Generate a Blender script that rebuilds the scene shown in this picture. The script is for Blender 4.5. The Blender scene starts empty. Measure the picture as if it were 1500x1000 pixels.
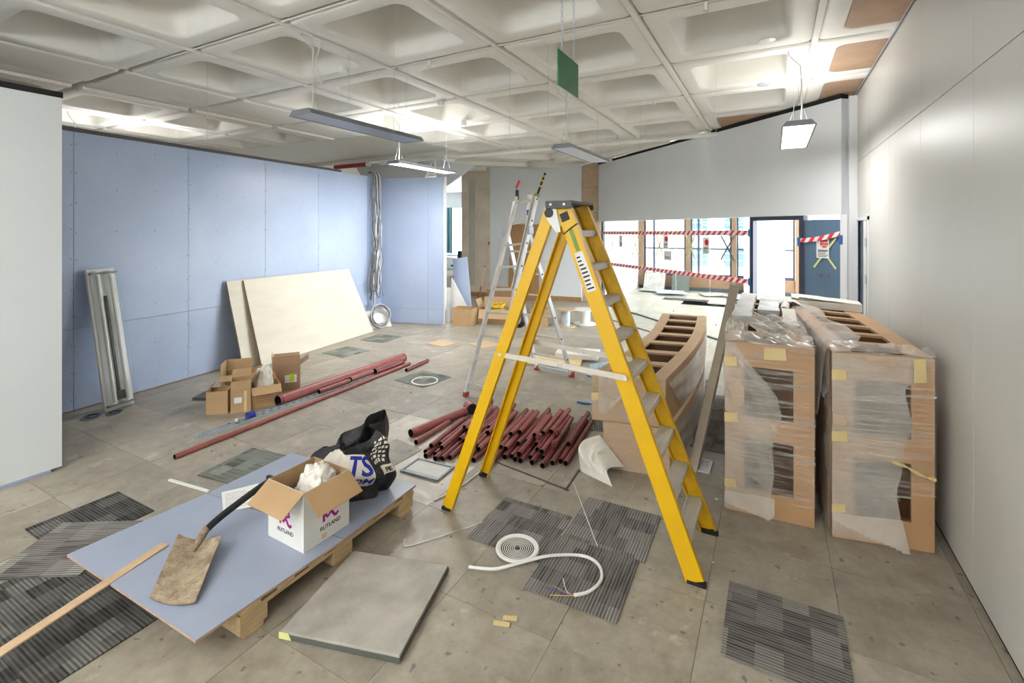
import bpy, bmesh, math, random
from mathutils import Vector, Matrix, noise
R = random.Random(7)
SC = bpy.context.scene
C = SC.collection

# ------------------------------------------------------------------ camera, world, exposure
cam_d = bpy.data.cameras.new('camera')
cam_d.sensor_width = 36.0
cam_d.lens = 705.0 * 36.0 / 1500.0
cam_d.shift_y = -165.0 / 1500.0
cam_d.clip_start = 0.05
cam_d.clip_end = 300
cam = bpy.data.objects.new('camera', cam_d)
cam.location = (0, 0, 1.92)
cam.rotation_euler = (math.radians(90), 0, math.radians(28.5))
C.objects.link(cam)
SC.camera = cam
W = bpy.data.worlds.new('overcast_sky')
SC.world = W
W.use_nodes = True
W.node_tree.nodes['Background'].inputs[0].default_value = (0.93, 0.97, 1.0, 1)
W.node_tree.nodes['Background'].inputs[1].default_value = 9.5
SC.view_settings.view_transform = 'Standard'
SC.view_settings.look = 'None'
SC.view_settings.gamma = 1.0
SC.view_settings.use_curve_mapping = False
SC.view_settings.exposure = 0.60
CEIL = 3.64          # underside of the coffered ceiling units
PEND = 2.90          # underside of the pendant lights

# ------------------------------------------------------------------ materials
def lin(h):
    if isinstance(h, str):
        h = h.lstrip('#')
        c = [int(h[i:i + 2], 16) / 255 for i in (0, 2, 4)]
    else:
        c = [v / 255 for v in h]
    return tuple((v / 12.92 if v <= .04045 else ((v + .055) / 1.055) ** 2.4) for v in c) + (1,)

class NT:
    def __init__(s, name):
        s.m = bpy.data.materials.new(name)
        s.m.use_nodes = True
        s.t = s.m.node_tree
        s.n = s.t.nodes
        s.b = s.n['Principled BSDF']
        s.out = s.n['Material Output']
    def add(s, typ, **kw):
        nd = s.n.new(typ)
        for k, v in kw.items():
            if k.startswith('i_'):
                key = k[2:]
                key = int(key) if key.isdigit() else key.replace('_', ' ')
                nd.inputs[key].default_value = v
            else:
                setattr(nd, k, v)
        return nd
    def lk(s, a, b):
        s.t.links.new(a, b)
    def coord(s, kind='Object', scale=(1, 1, 1), rot=(0, 0, 0), jitter=False):
        tc = s.add('ShaderNodeTexCoord')
        mp = s.add('ShaderNodeMapping')
        mp.inputs['Scale'].default_value = scale
        mp.inputs['Rotation'].default_value = rot
        src = tc.outputs[kind]
        if jitter:
            oi = s.add('ShaderNodeObjectInfo')
            ml = s.add('ShaderNodeMath', operation='MULTIPLY', i_1=37.0)
            s.lk(oi.outputs['Random'], ml.inputs[0])
            ad = s.add('ShaderNodeVectorMath', operation='ADD')
            s.lk(src, ad.inputs[0]); s.lk(ml.outputs[0], ad.inputs[1])
            src = ad.outputs[0]
        s.lk(src, mp.inputs['Vector'])
        return mp.outputs[0]
    def noise(s, vec, scale, detail=3, rough=.55):
        nd = s.add('ShaderNodeTexNoise')
        nd.inputs['Scale'].default_value = scale
        nd.inputs['Detail'].default_value = detail
        nd.inputs['Roughness'].default_value = rough
        s.lk(vec, nd.inputs['Vector'])
        return nd.outputs['Fac']
    def ramp(s, fac, stops):
        nd = s.add('ShaderNodeValToRGB')
        e = nd.color_ramp.elements
        while len(e) < len(stops):
            e.new(.5)
        for k, (p, c) in enumerate(stops):
            e[k].position = p
            e[k].color = c if len(c) == 4 else tuple(c) + (1,)
        s.lk(fac, nd.inputs[0])
        return nd.outputs[0]
    def mix(s, fac, a, b, mode='MIX'):
        nd = s.add('ShaderNodeMix', data_type='RGBA', blend_type=mode)
        for sock, v in ((nd.inputs[0], fac), (nd.inputs[6], a), (nd.inputs[7], b)):
            if isinstance(v, (int, float, tuple)):
                sock.default_value = v
            else:
                s.lk(v, sock)
        return nd.outputs[2]
    def math(s, op, a, b=None):
        nd = s.add('ShaderNodeMath', operation=op)
        for k, v in enumerate((a, b)):
            if v is None:
                continue
            if isinstance(v, (int, float)):
                nd.inputs[k].default_value = v
            else:
                s.lk(v, nd.inputs[k])
        return nd.outputs[0]
    def bump(s, h, strength=.3, dist=.01):
        nd = s.add('ShaderNodeBump')
        nd.inputs['Strength'].default_value = strength
        nd.inputs['Distance'].default_value = dist
        s.lk(h, nd.inputs['Height'])
        s.lk(nd.outputs[0], s.b.inputs['Normal'])
    def col(s, c):
        if isinstance(c, tuple):
            s.b.inputs['Base Color'].default_value = c
        else:
            s.lk(c, s.b.inputs['Base Color'])

G = lambda v: (v, v, v, 1)
def plain(name, c, rough=.5, metal=0, var=.08, scale=6, bump=0, bscale=60, spec=.5, stretch=(1, 1, 1), jitter=False):
    t = NT(name)
    v = t.coord(scale=stretch, jitter=jitter)
    f = t.noise(v, scale, 4)
    base = lin(c)
    dark = tuple(x * (1 - var * 1.6) for x in base[:3]) + (1,)
    lite = tuple(min(1, x * (1 + var)) for x in base[:3]) + (1,)
    t.col(t.ramp(f, [(.3, dark), (.7, lite)]))
    t.b.inputs['Roughness'].default_value = rough
    t.b.inputs['Metallic'].default_value = metal
    t.b.inputs['Specular IOR Level'].default_value = spec
    if bump:
        t.bump(t.noise(v, bscale, 3), bump, .004)
    return t.m

def emis(name, c, strength):
    t = NT(name)
    t.b.inputs['Base Color'].default_value = (.8, .8, .8, 1)
    t.b.inputs['Emission Color'].default_value = c
    t.b.inputs['Emission Strength'].default_value = strength
    return t.m

M = {}
M['white_wall'] = plain('white_wall_board', 'DCDFE2', .55, var=.015, scale=1.5)
M['stub_wall'] = plain('skimmed_white_wall', 'D4D9DD', .6, var=.02, scale=1.2)
M['right_panel'] = plain('satin_white_panel', 'CFCDC8', .40, var=.012, scale=.8, spec=.45)
M['ceil_white'] = plain('painted_concrete_white', 'E9E7E0', .6, var=.02, scale=3, bump=.08, bscale=25)
M['slab_white'] = plain('painted_slab', 'BDB9AD', .7, var=.05, scale=2)
M['black_strip'] = plain('black_foam_strip', '17171A', .8)
M['alu_track'] = plain('aluminium_track', 'B9BABB', .4, .3, var=.02)
M['mdf'] = plain('raw_mdf_board', 'B69068', .6, var=.06, scale=5, stretch=(1, 1, 1), bump=.05, bscale=300)
M['mdf_pale'] = plain('pale_mdf_board', 'B69877', .6, var=.05, scale=5)
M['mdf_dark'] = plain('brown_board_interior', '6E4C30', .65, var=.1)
M['ceil_mdf'] = plain('brown_ceiling_infill_board', 'B09177', .6, var=.08, scale=4)
M['wood'] = plain('pallet_pine', 'C2A982', .6, var=.14, scale=7, stretch=(9, 1.2, 9), bump=.1, bscale=40)
M['wood_batten'] = plain('batten_softwood', 'C0A585', .55, var=.08, scale=6, stretch=(3, 3, 3))
M['oak'] = plain('varnished_oak', 'A27A50', .4, var=.12, scale=6, stretch=(6, 6, 1))
M['oak_post'] = plain('brown_oak_post', '7F6248', .5, var=.12, scale=6, stretch=(6, 6, 1))
M['plywood'] = plain('pale_plywood_face', 'D5CEBE', .5, var=.05, scale=2.2, stretch=(3, .7, 3))
M['plyedge'] = plain('plywood_edge', 'B98E58', .6, var=.12, scale=20, stretch=(1, 1, 6))
M['card'] = plain('brown_corrugated_card', 'B5966F', .7, var=.06, scale=4, bump=.04, bscale=90)
M['card_in'] = plain('card_inside', 'A67B4B', .75, var=.08, scale=5)
M['card_grey'] = plain('dusty_card', 'A98A6E', .75, var=.07, scale=5)
M['yellow'] = plain('yellow_fibreglass', 'DEB000', .38, var=.03, scale=8)
M['yellow_worn'] = plain('scuffed_yellow_fibreglass', 'D2A408', .45, var=.13, scale=14)
M['black_plastic'] = plain('black_plastic', '232325', .5)
M['dark_grey'] = plain('dark_grey_plastic', '4A4A4C', .55)
M['alu'] = plain('ribbed_aluminium', 'D2CDC4', .40, .12, var=.07, scale=12, stretch=(1, 1, 8))
M['alu_bright'] = plain('bright_aluminium', 'D3D4D5', .35, .25, var=.05, scale=10)
M['galv'] = plain('galvanised_steel', 'BCC5CC', .35, .25, var=.09, scale=14)
M['rail'] = plain('beige_coated_metal', 'A59A8B', .4, .25, var=.04)
M['pipe_red'] = plain('oxide_red_painted_steel', '7F3B39', .42, var=.12, scale=16, jitter=True)
M['pipe_rose'] = plain('dusty_red_painted_steel', '97504D', .45, var=.1, scale=12, jitter=True)
M['bore'] = plain('dark_pipe_bore', '161313', .6)
M['steel_cut'] = plain('cut_steel_edge', '6E6460', .35, .6)
M['plastic_white'] = plain('white_plastic', 'E6E6E2', .4, var=.02)
M['paper'] = plain('white_paper', 'E8E8E6', .7, var=.03, scale=12)
M['foam'] = plain('white_packing_foam', 'DBD7CE', .7, var=.05, scale=7, bump=.25, bscale=30)
M['poly_white'] = plain('white_polythene', 'E4E1D9', .35, var=.04, scale=7, bump=.3, bscale=14)
M['grey_pack'] = plain('grey_foil_wrapped_pack', 'BFBFBD', .4, .15, var=.12, scale=9, bump=.35, bscale=22)
M['masking'] = plain('cream_masking_tape', 'D9C48E', .55, var=.04)
M['tape_yellow'] = plain('pale_yellow_tape', 'D6DB94', .5, var=.03)
M['tape_blue'] = plain('blue_masking_tape', '1F62A6', .5, var=.03)
M['green'] = plain('green_sign_plate', '1E6E40', .45, var=.02)
M['grey_fit'] = plain('grey_light_housing', '868C92', .45, .2, var=.03)
M['diff_off'] = plain('unlit_grey_diffuser', '8B93A0', .35, var=.02)
M['diff_reflecting'] = plain('unlit_diffuser_reflection_tint', 'D2DAE8', .35, var=.02)  # light reflected on the unlit underside is put into this paler colour
M['frame_dark'] = plain('dark_blue_frame', '2B3347', .4, var=.04)
M['blue_back'] = plain('blue_grey_backing', '5C7591', .35, var=.05, scale=2)
M['navy'] = plain('navy_door_face', '3E4F66', .4, var=.04)
M['slab_tile'] = plain('grey_floor_slab', 'A9A59D', .75, var=.14, scale=7, bump=.2, bscale=60)
M['slab_edge'] = plain('dark_slab_edge', '575B55', .7, var=.1)
M['beige_plaster'] = plain('bare_beige_plaster', 'D8CCBA', .75, var=.09, scale=2.5)
M['blockwork'] = plain('pale_brown_board_cladding', 'BCA68C', .7, var=.1, scale=4)
M['teal'] = plain('teal_curtain', '74AEBD', .7, var=.1, scale=8, stretch=(12, 12, .5))
M['void'] = plain('dark_floor_void', '3A4650', .9, var=.2)
M['rust'] = plain('rust_red_plastic', 'A23A3A', .5)
M['red'] = plain('red_plastic', 'D22A2F', .45)
M['green_tape'] = plain('olive_green_tape', '7F9A4A', .6)
M['cable_grey'] = plain('grey_cable', '8C8C8E', .5, var=.1)
M['cable_dark'] = plain('dark_grey_cable', '5A5C60', .5)
M['cable_white'] = plain('white_cable', 'D9D8D5', .45, var=.05)
M['cable_black'] = plain('black_cable', '202225', .5)
M['cable_yellow'] = plain('yellow_cable', 'E0BB35', .45)
M['bluebag'] = plain('pale_blue_polythene', 'A9C0D2', .3, var=.15, scale=18, bump=.5, bscale=30)
M['ink_black'] = plain('black_ink', '262628', .6, var=.02)
M['ink_blue'] = plain('blue_ink', '1B2A9C', .5, var=.03)
M['ink_purple'] = plain('purple_ink', 'B0208E', .55, var=.03)
M['ink_red'] = plain('red_ink', 'C8302F', .55, var=.03)
M['ink_grey'] = plain('grey_ink', '6A6A6E', .6, var=.03)
M['facade'] = plain('pale_facade', '8E8B86', .8, var=.04)
M['facade_glass'] = plain('facade_window_glass', '3F5A68', .2, var=.05)
M['lime'] = plain('lime_label', 'BFD93A', .6)
M['box_white'] = plain('white_printed_card', 'DDDDDA', .6, var=.02)
M['refl'] = plain('white_gloss_reflector', 'F2F5F8', .25, 0, var=.02)
M['rubber'] = plain('black_rubber_foot', '1B1B1C', .8)
M['dark_glass'] = plain('black_screen', '111317', .25)
M['lamp_on'] = emis('lit_diffuser', (1, .985, .95, 1), 3.0)

def m_blue():
    t = NT('blue_plasterboard')
    v = t.coord(jitter=True)
    f = t.noise(v, 1.3, 3)
    g = t.noise(v, 30, 3)
    a = t.ramp(f, [(.3, lin('A3B3D0')), (.7, lin('AFBDD8'))])
    a = t.mix(.06, a, t.ramp(g, [(.4, lin('93A4C4')), (.65, lin('C6D1E4'))]))
    t.col(a)
    t.b.inputs['Roughness'].default_value = .33
    return t.m
M['blue'] = m_blue()
M['blue_pale'] = plain('pale_blue_plasterboard', '99A2B6', .4, var=.04, scale=3)
M['gyp_edge'] = plain('plaster_core_edge', 'B7977F', .8, var=.1, scale=30)

def m_floor(name, a, b, c, dust=.0):
    t = NT(name)
    v = t.coord(jitter=True)
    big = t.noise(v, 2.2, 6, .62)
    mid = t.noise(v, 9, 6, .7)
    fine = t.noise(v, 130, 3, .7)
    base = t.ramp(big, [(.28, lin(a)), (.5, lin(b)), (.74, lin(c))])
    base = t.mix(.5, base, t.ramp(mid, [(.3, lin(a)), (.72, lin(c))]))
    base = t.mix(t.ramp(fine, [(.62, G(0)), (.78, G(.35))]), base, lin('5B5348'))
    v2 = t.coord(scale=(1, 1, 1), jitter=True, rot=(0, 0, .6))
    st = t.noise(v2, 4.2, 9, .68)
    base = t.mix(t.ramp(st, [(.60 - dust, G(0)), (.70 - dust * .6, G(.5 + dust * 2))]), base, lin('D3CBBB'))
    sp = t.noise(v2, 21, 3, .4)
    base = t.mix(t.ramp(sp, [(.68, G(0)), (.74, G(.6))]), base, lin('4A4238'))
    oi = t.add('ShaderNodeObjectInfo')
    br = t.add('ShaderNodeMapRange')
    br.inputs[3].default_value = .88; br.inputs[4].default_value = 1.08
    t.lk(oi.outputs['Random'], br.inputs[0])
    hs = t.add('ShaderNodeHueSaturation')
    t.lk(br.outputs[0], hs.inputs['Value']); t.lk(base, hs.inputs['Color'])
    t.col(hs.outputs[0])
    t.lk(t.ramp(mid, [(.3, G(.34)), (.7, G(.58))]), t.b.inputs['Roughness'])
    t.bump(mid, .06, .004)
    return t.m
M['floor'] = m_floor('worn_floor_tile', '7C7467', '9A9284', 'B8B1A3')
M['floor_dusty'] = m_floor('plaster_dusted_floor_tile', 'A39B8D', 'B9B2A6', 'D0CABF', .13)
M['sub'] = plain('dark_subfloor', '8D8475', .6, var=.15, scale=2)
M['joint'] = plain('dark_joint', '4B443B', .8)

def m_carpet(name, dark, mid, lite):
    t = NT(name)
    v = t.coord(jitter=True)
    sx = t.add('ShaderNodeSeparateXYZ')
    t.lk(t.coord(), sx.inputs[0])
    bk = t.add('ShaderNodeTexBrick')
    bk.offset = .37; bk.squash = .7; bk.squash_frequency = 3
    bk.inputs['Color1'].default_value = G(0); bk.inputs['Color2'].default_value = G(1); bk.inputs['Mortar'].default_value = G(.5)
    bk.inputs['Scale'].default_value = 1.0
    bk.inputs['Mortar Size'].default_value = 0
    bk.inputs['Brick Width'].default_value = .19
    bk.inputs['Row Height'].default_value = .115
    t.lk(v, bk.inputs['Vector'])
    blk = bk.outputs['Color']
    vs = t.coord(scale=(62, 5, 1), jitter=True)
    stripes = t.noise(vs, 1, 1, .5)
    ph = t.math('FRACT', t.math('MULTIPLY', sx.outputs[0], 58.0))
    line = t.math('GREATER_THAN', ph, .5)
    tone = t.ramp(blk, [(0, lin(dark)), (.5, lin(mid)), (1, lin(lite))])
    tone = t.mix(t.ramp(stripes, [(.4, G(0)), (.6, G(.55))]), tone, lin(mid))
    dk = t.mix(1.0, tone, G(.32), 'MULTIPLY')
    fac = t.math('MULTIPLY', line, t.ramp(stripes, [(.35, G(.95)), (.65, G(.35))]))
    c = t.mix(fac, tone, dk)
    pile = t.noise(t.coord(), 420, 2, .7)
    c = t.mix(.45, c, t.mix(1.0, c, t.ramp(pile, [(.3, G(.45)), (.7, G(1.6))]), 'MULTIPLY'))
    t.col(c)
    t.b.inputs['Roughness'].default_value = .95
    t.b.inputs['Specular IOR Level'].default_value = .1
    t.bump(t.math('ADD', pile, t.math('MULTIPLY', line, -.6)), .5, .004)
    return t.m
M['carpet'] = m_carpet('striped_grey_carpet', '6A6664', '85827F', 'A5A39E')
M['carpet_dark'] = m_carpet('striped_dark_carpet', '3F3E3D', '5C5B59', '7E7D7A')
M['carpet_green'] = m_carpet('striped_greenish_carpet', '62665F', '888C85', 'A6AAA2')
M['carpet_back'] = plain('carpet_backing', '3A3633', .9)

def m_film(name, lo, hi, scale=(2, 2, 34), rot=(0, .12, 0), color='F1EEE8', rough=.18, bump=.2):
    t = NT(name)
    v = t.coord(scale=scale, rot=rot)
    f = t.noise(v, 1.6, 5, .7)
    big = t.noise(t.coord(), 3.5, 3)
    a = t.ramp(f, [(.46, G(lo)), (.62, G((lo + hi) * .4)), (.76, G(hi))])
    a = t.math('MULTIPLY', a, t.ramp(big, [(.3, G(.6)), (.7, G(1))]))
    t.lk(a, t.b.inputs['Alpha'])
    t.col(lin(color))
    t.b.inputs['Roughness'].default_value = rough
    t.bump(f, bump, .01)
    return t.m
M['film'] = m_film('clear_stretch_film', .05, .95)
M['film_heavy'] = m_film('white_layered_stretch_film', .45, .97, scale=(3, 12, 3), rot=(.4, 0, .2))
M['film_side'] = m_film('side_stretch_film', .6, .98, scale=(2, 5, 26), rot=(.55, 0, 0))
M['foam_sheet'] = m_film('translucent_foam_sheet', .40, .56, scale=(3, 3, 3), rough=.45, color='F6F1EA', bump=.03)

def m_glass(name, tint=(1, 1, 1, 1), refl=.07):
    t = NT(name)
    tr = t.add('ShaderNodeBsdfTransparent'); tr.inputs[0].default_value = tint
    gl = t.add('ShaderNodeBsdfGlossy'); gl.inputs['Roughness'].default_value = .02
    mx = t.add('ShaderNodeMixShader')
    lw = t.add('ShaderNodeLayerWeight')
    t.lk(t.math('ADD', t.math('MULTIPLY', t.math('POWER', lw.outputs['Facing'], 5.0), .7), .03), mx.inputs[0])
    t.lk(tr.outputs[0], mx.inputs[1]); t.lk(gl.outputs[0], mx.inputs[2])
    t.lk(mx.outputs[0], t.out.inputs[0])
    return t.m
M['glass'] = m_glass('clear_glass', (.96, .985, .98, 1))
M['prism'] = m_film('clear_ribbed_acrylic', .04, .3, scale=(22, 22, .25), rot=(0, 0, 0), color='E9EEF2', rough=.12)

def m_stripe_tape():
    t = NT('red_white_barrier_tape')
    sx = t.add('ShaderNodeSeparateXYZ')
    t.lk(t.coord(), sx.inputs[0])
    s = t.math('ADD', t.math('MULTIPLY', sx.outputs[0], 7.2), t.math('MULTIPLY', sx.outputs[2], -7.0))
    f = t.math('GREATER_THAN', t.math('FRACT', s), .5)
    t.col(t.mix(f, lin('F0ECEC'), lin('E23248')))
    t.b.inputs['Roughness'].default_value = .4
    return t.m
M['barrier'] = m_stripe_tape()

def m_bag():
    t = NT('black_printed_polythene')
    v = t.coord()
    f = t.noise(v, 16, 6, .7)
    g = t.noise(v, 70, 4, .8)
    c = t.ramp(f, [(.35, lin('0E0E10')), (.6, lin('232326')), (.8, lin('4A4A4D'))])
    c = t.mix(t.ramp(g, [(.55, G(0)), (.72, G(.5))]), c, lin('77777A'))
    t.col(c)
    t.b.inputs['Roughness'].default_value = .33
    t.bump(f, .8, .02)
    return t.m
M['bag'] = m_bag()

def m_rusty():
    t = NT('plaster_crusted_steel_blade')
    v = t.coord()
    f = t.noise(v, 14, 8, .75)
    g = t.noise(v, 60, 5, .8)
    c = t.ramp(f, [(.3, lin('5A4632')), (.48, lin('93816A')), (.66, lin('B3A48C'))])
    c = t.mix(t.ramp(g, [(.58, G(0)), (.68, G(.7))]), c, lin('4A3626'))
    t.col(c)
    t.b.inputs['Roughness'].default_value = .75
    t.bump(g, .6, .006)
    return t.m
M['blade'] = m_rusty()

# ------------------------------------------------------------------ mesh helpers
class MB:
    """collects shapes given in world coordinates; build() links them as one mesh object"""
    def __init__(s):
        s.v = []; s.f = []; s.mi = []
    def poly(s, vs, fs, mi=0):
        o = len(s.v)
        s.v += [Vector(p) for p in vs]
        s.f += [tuple(i + o for i in f) for f in fs]
        s.mi += [mi] * len(fs)
        return s
    def hexa(s, p, mi=0):
        return s.poly(p, [(0, 3, 2, 1), (4, 5, 6, 7), (0, 1, 5, 4), (1, 2, 6, 5), (2, 3, 7, 6), (3, 0, 4, 7)], mi)
    def box(s, x0, x1, y0, y1, z0, z1, mi=0):
        return s.hexa([(x0, y0, z0), (x1, y0, z0), (x1, y1, z0), (x0, y1, z0), (x0, y0, z1), (x1, y0, z1), (x1, y1, z1), (x0, y1, z1)], mi)
    def obox(s, c, size, ax=(1, 0, 0), up=(0, 0, 1), mi=0):
        x = Vector(ax).normalized(); y = Vector(up).cross(x).normalized(); z = x.cross(y)
        c = Vector(c); hx, hy, hz = size[0] / 2, size[1] / 2, size[2] / 2
        P = [c + x * a * hx + y * b * hy + z * d * hz for d in (-1, 1) for a, b in ((-1, -1), (1, -1), (1, 1), (-1, 1))]
        return s.hexa(P, mi)
    def bar(s, p, q, w, t, up=(0, 0, 1), mi=0):
        """rectangular bar from p to q; w across, t along 'up'"""
        p, q = Vector(p), Vector(q)
        return s.obox((p + q) / 2, ((q - p).length, w, t), q - p, up, mi)
    def tube(s, pts, r, seg=10, caps=True, mi=0, closed=False):
        pts = [Vector(p) for p in pts]
        n = len(pts); rr = r if isinstance(r, (list, tuple)) else [r] * n
        rings = []; prev = None
        for i, p in enumerate(pts):
            if closed:
                t = pts[(i + 1) % n] - pts[i - 1]
            else:
                t = pts[min(i + 1, n - 1)] - pts[max(i - 1, 0)]
            t.normalize()
            if prev is None:
                a = Vector((0, 0, 1)) if abs(t.z) < .9 else Vector((1, 0, 0))
                u = a.cross(t).normalized()
            else:
                u = (prev - t * prev.dot(t))
                u = u.normalized() if u.length > 1e-6 else Vector((1, 0, 0)).cross(t).normalized()
            prev = u; w = t.cross(u)
            rings.append([p + (u * math.cos(k * math.tau / seg) + w * math.sin(k * math.tau / seg)) * rr[i] for k in range(seg)])
        vs = [v for rg in rings for v in rg]; fs = []
        for i in range(n if closed else n - 1):
            j = (i + 1) % n
            for k in range(seg):
                l = (k + 1) % seg
                fs.append((i * seg + k, i * seg + l, j * seg + l, j * seg + k))
        if caps and not closed:
            fs.append(tuple(range(seg))[::-1]); fs.append(tuple((n - 1) * seg + k for k in range(seg)))
        return s.poly(vs, fs, mi)
    def cyl(s, p, q, r, r2=None, seg=16, mi=0, caps=True):
        return s.tube([p, q], [r, r if r2 is None else r2], seg, caps, mi)
    def lathe(s, prof, c, seg=24, mi=0, axis='z'):
        """profile of (radius, height) pairs about a vertical axis through c"""
        vs = []; fs = []
        for r, z in prof:
            for k in range(seg):
                a = k * math.tau / seg
                vs.append((c[0] + r * math.cos(a), c[1] + r * math.sin(a), c[2] + z))
        for i in range(len(prof) - 1):
            for k in range(seg):
                l = (k + 1) % seg
                fs.append((i * seg + k, i * seg + l, (i + 1) * seg + l, (i + 1) * seg + k))
        return s.poly(vs, fs, mi)
    def prism(s, poly, z0, z1, mi=0):
        n = len(poly)
        vs = [(x, y, z0) for x, y in poly] + [(x, y, z1) for x, y in poly]
        fs = [tuple(range(n))[::-1], tuple(range(n, 2 * n))] + [(k, (k + 1) % n, n + (k + 1) % n, n + k) for k in range(n)]
        return s.poly(vs, fs, mi)
    def extrude(s, pts, d, mi=0):
        """flat polygon of 3-D points given a thickness vector d"""
        n = len(pts); d = Vector(d); pts = [Vector(p) for p in pts]
        return s.poly(pts + [p + d for p in pts], [tuple(range(n))[::-1], tuple(range(n, 2 * n))] + [(k, (k + 1) % n, n + (k + 1) % n, n + k) for k in range(n)], mi)
    def grid(s, fn, nu, nv, mi=0, keep=None):
        o = len(s.v)
        s.v += [Vector(fn(i / nu, j / nv)) for i in range(nu + 1) for j in range(nv + 1)]
        for i in range(nu):
            for j in range(nv):
                if keep and not keep((i + .5) / nu, (j + .5) / nv):
                    continue
                a = o + i * (nv + 1) + j
                s.f.append((a, a + nv + 1, a + nv + 2, a + 1)); s.mi.append(mi)
        return s
    def sheet(s, fn, nu, nv, th, mi=0, keep=None):
        """grid surface with real thickness th (offset along the surface normal)"""
        def nrm(u, v):
            e = 1e-3
            du = Vector(fn(min(u + e, 1), v)) - Vector(fn(max(u - e, 0), v))
            dv = Vector(fn(u, min(v + e, 1))) - Vector(fn(u, max(v - e, 0)))
            n = du.cross(dv)
            return n.normalized() if n.length > 1e-12 else Vector((0, 0, 1))
        s.grid(fn, nu, nv, mi, keep)
        if th:
            s.grid(lambda u, v: Vector(fn(u, v)) + nrm(u, v) * th, nu, nv, mi, keep)
        return s
    def build(s, name, mat, parent=None, smooth=None, bevel=0, fix=True):
        me = bpy.data.meshes.new(name)
        o = bpy.data.objects.new(name, me)
        C.objects.link(o)
        if parent is not None:
            o.parent = parent
            inv = wm(parent).inverted()
            vs = [inv @ v for v in s.v]
        else:
            xs = [v.x for v in s.v]; ys = [v.y for v in s.v]; zs = [v.z for v in s.v]
            b = Vector(((min(xs) + max(xs)) / 2, (min(ys) + max(ys)) / 2, min(zs)))
            o.location = b
            vs = [v - b for v in s.v]
        me.from_pydata([tuple(v) for v in vs], [], s.f)
        mats = mat if isinstance(mat, (list, tuple)) else [mat]
        for m in mats:
            me.materials.append(M[m] if isinstance(m, str) else m)
        if len(mats) > 1:
            me.polygons.foreach_set('material_index', s.mi)
        if fix:
            bm = bmesh.new(); bm.from_mesh(me)
            bmesh.ops.recalc_face_normals(bm, faces=bm.faces)
            bm.to_mesh(me); bm.free()
        if smooth:
            me.polygons.foreach_set('use_smooth', [True] * len(me.polygons))
            me.set_sharp_from_angle(angle=math.radians(smooth))
        if bevel:
            md = o.modifiers.new('edge', 'BEVEL'); md.width = bevel; md.segments = 2; md.limit_method = 'ANGLE'
        me.update()
        return o

def wm(o):
    m = o.matrix_basis.copy()
    while o.parent:
        o = o.parent
        m = o.matrix_basis @ m
    return m

def tag(o, label, cat, group=None):
    o['label'] = label; o['category'] = cat
    if group:
        o['group'] = group
    return o
def thing(name, label, cat, loc, rotz=0, group=None):
    o = bpy.data.objects.new(name, None)
    o.empty_display_size = .1
    C.objects.link(o)
    o.location = loc; o.rotation_euler = (0, 0, rotz)
    return tag(o, label, cat, group)
def struct(o, label=None):
    o['kind'] = 'structure'
    if label:
        o['label'] = label
    return o
def snode(name, loc, label=None):
    o = bpy.data.objects.new(name, None)
    C.objects.link(o); o.location = loc
    return struct(o, label)
def copy_tree(o, parent=None):
    c = o.copy(); C.objects.link(c); c.parent = parent
    for ch in list(o.children):
        copy_tree(ch, c)
    return c
def lerp(a, b, t):
    return Vector(a) * (1 - t) + Vector(b) * t
def text_flat(body, size, shear=0, bold=0):
    """2-D triangles of a line of lettering, origin at lower left"""
    cu = bpy.data.curves.new('t', 'FONT')
    cu.body = body; cu.size = size; cu.shear = shear; cu.offset = bold; cu.resolution_u = 3
    ob = bpy.data.objects.new('t', cu)
    C.objects.link(ob)
    dg = bpy.context.evaluated_depsgraph_get()
    me = bpy.data.meshes.new_from_object(ob.evaluated_get(dg))
    bm = bmesh.new(); bm.from_mesh(me)
    bmesh.ops.triangulate(bm, faces=bm.faces)
    vs = [(v.co.x, v.co.y) for v in bm.verts]
    fs = [tuple(v.index for v in f.verts) for f in bm.faces]
    bm.free()
    bpy.data.objects.remove(ob); bpy.data.curves.remove(cu); bpy.data.meshes.remove(me)
    return vs, fs
def lettering(name, body, size, fn, mat, parent, shear=0, bold=0, subdiv=0, center=False):
    vs, fs = text_flat(body, size, shear, bold)
    if center and vs:
        w = max(v[0] for v in vs) / 2
        vs = [(x - w, y) for x, y in vs]
    bm = bmesh.new()
    bv = [bm.verts.new((x, y, 0)) for x, y in vs]
    for f in fs:
        try:
            bm.faces.new([bv[i] for i in f])
        except ValueError:
            pass
    if subdiv:
        for _ in range(3):
            ed = [e for e in bm.edges if e.calc_length() > subdiv]
            if not ed:
                break
            bmesh.ops.subdivide_edges(bm, edges=ed, cuts=1)
            bmesh.ops.triangulate(bm, faces=bm.faces)
    bm.verts.ensure_lookup_table()
    bm.verts.index_update()
    b = MB()
    b.poly([fn(v.co.x, v.co.y) for v in bm.verts], [tuple(v.index for v in f.verts) for f in bm.faces])
    bm.free()
    return b.build(name, mat, parent, fix=False)

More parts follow.
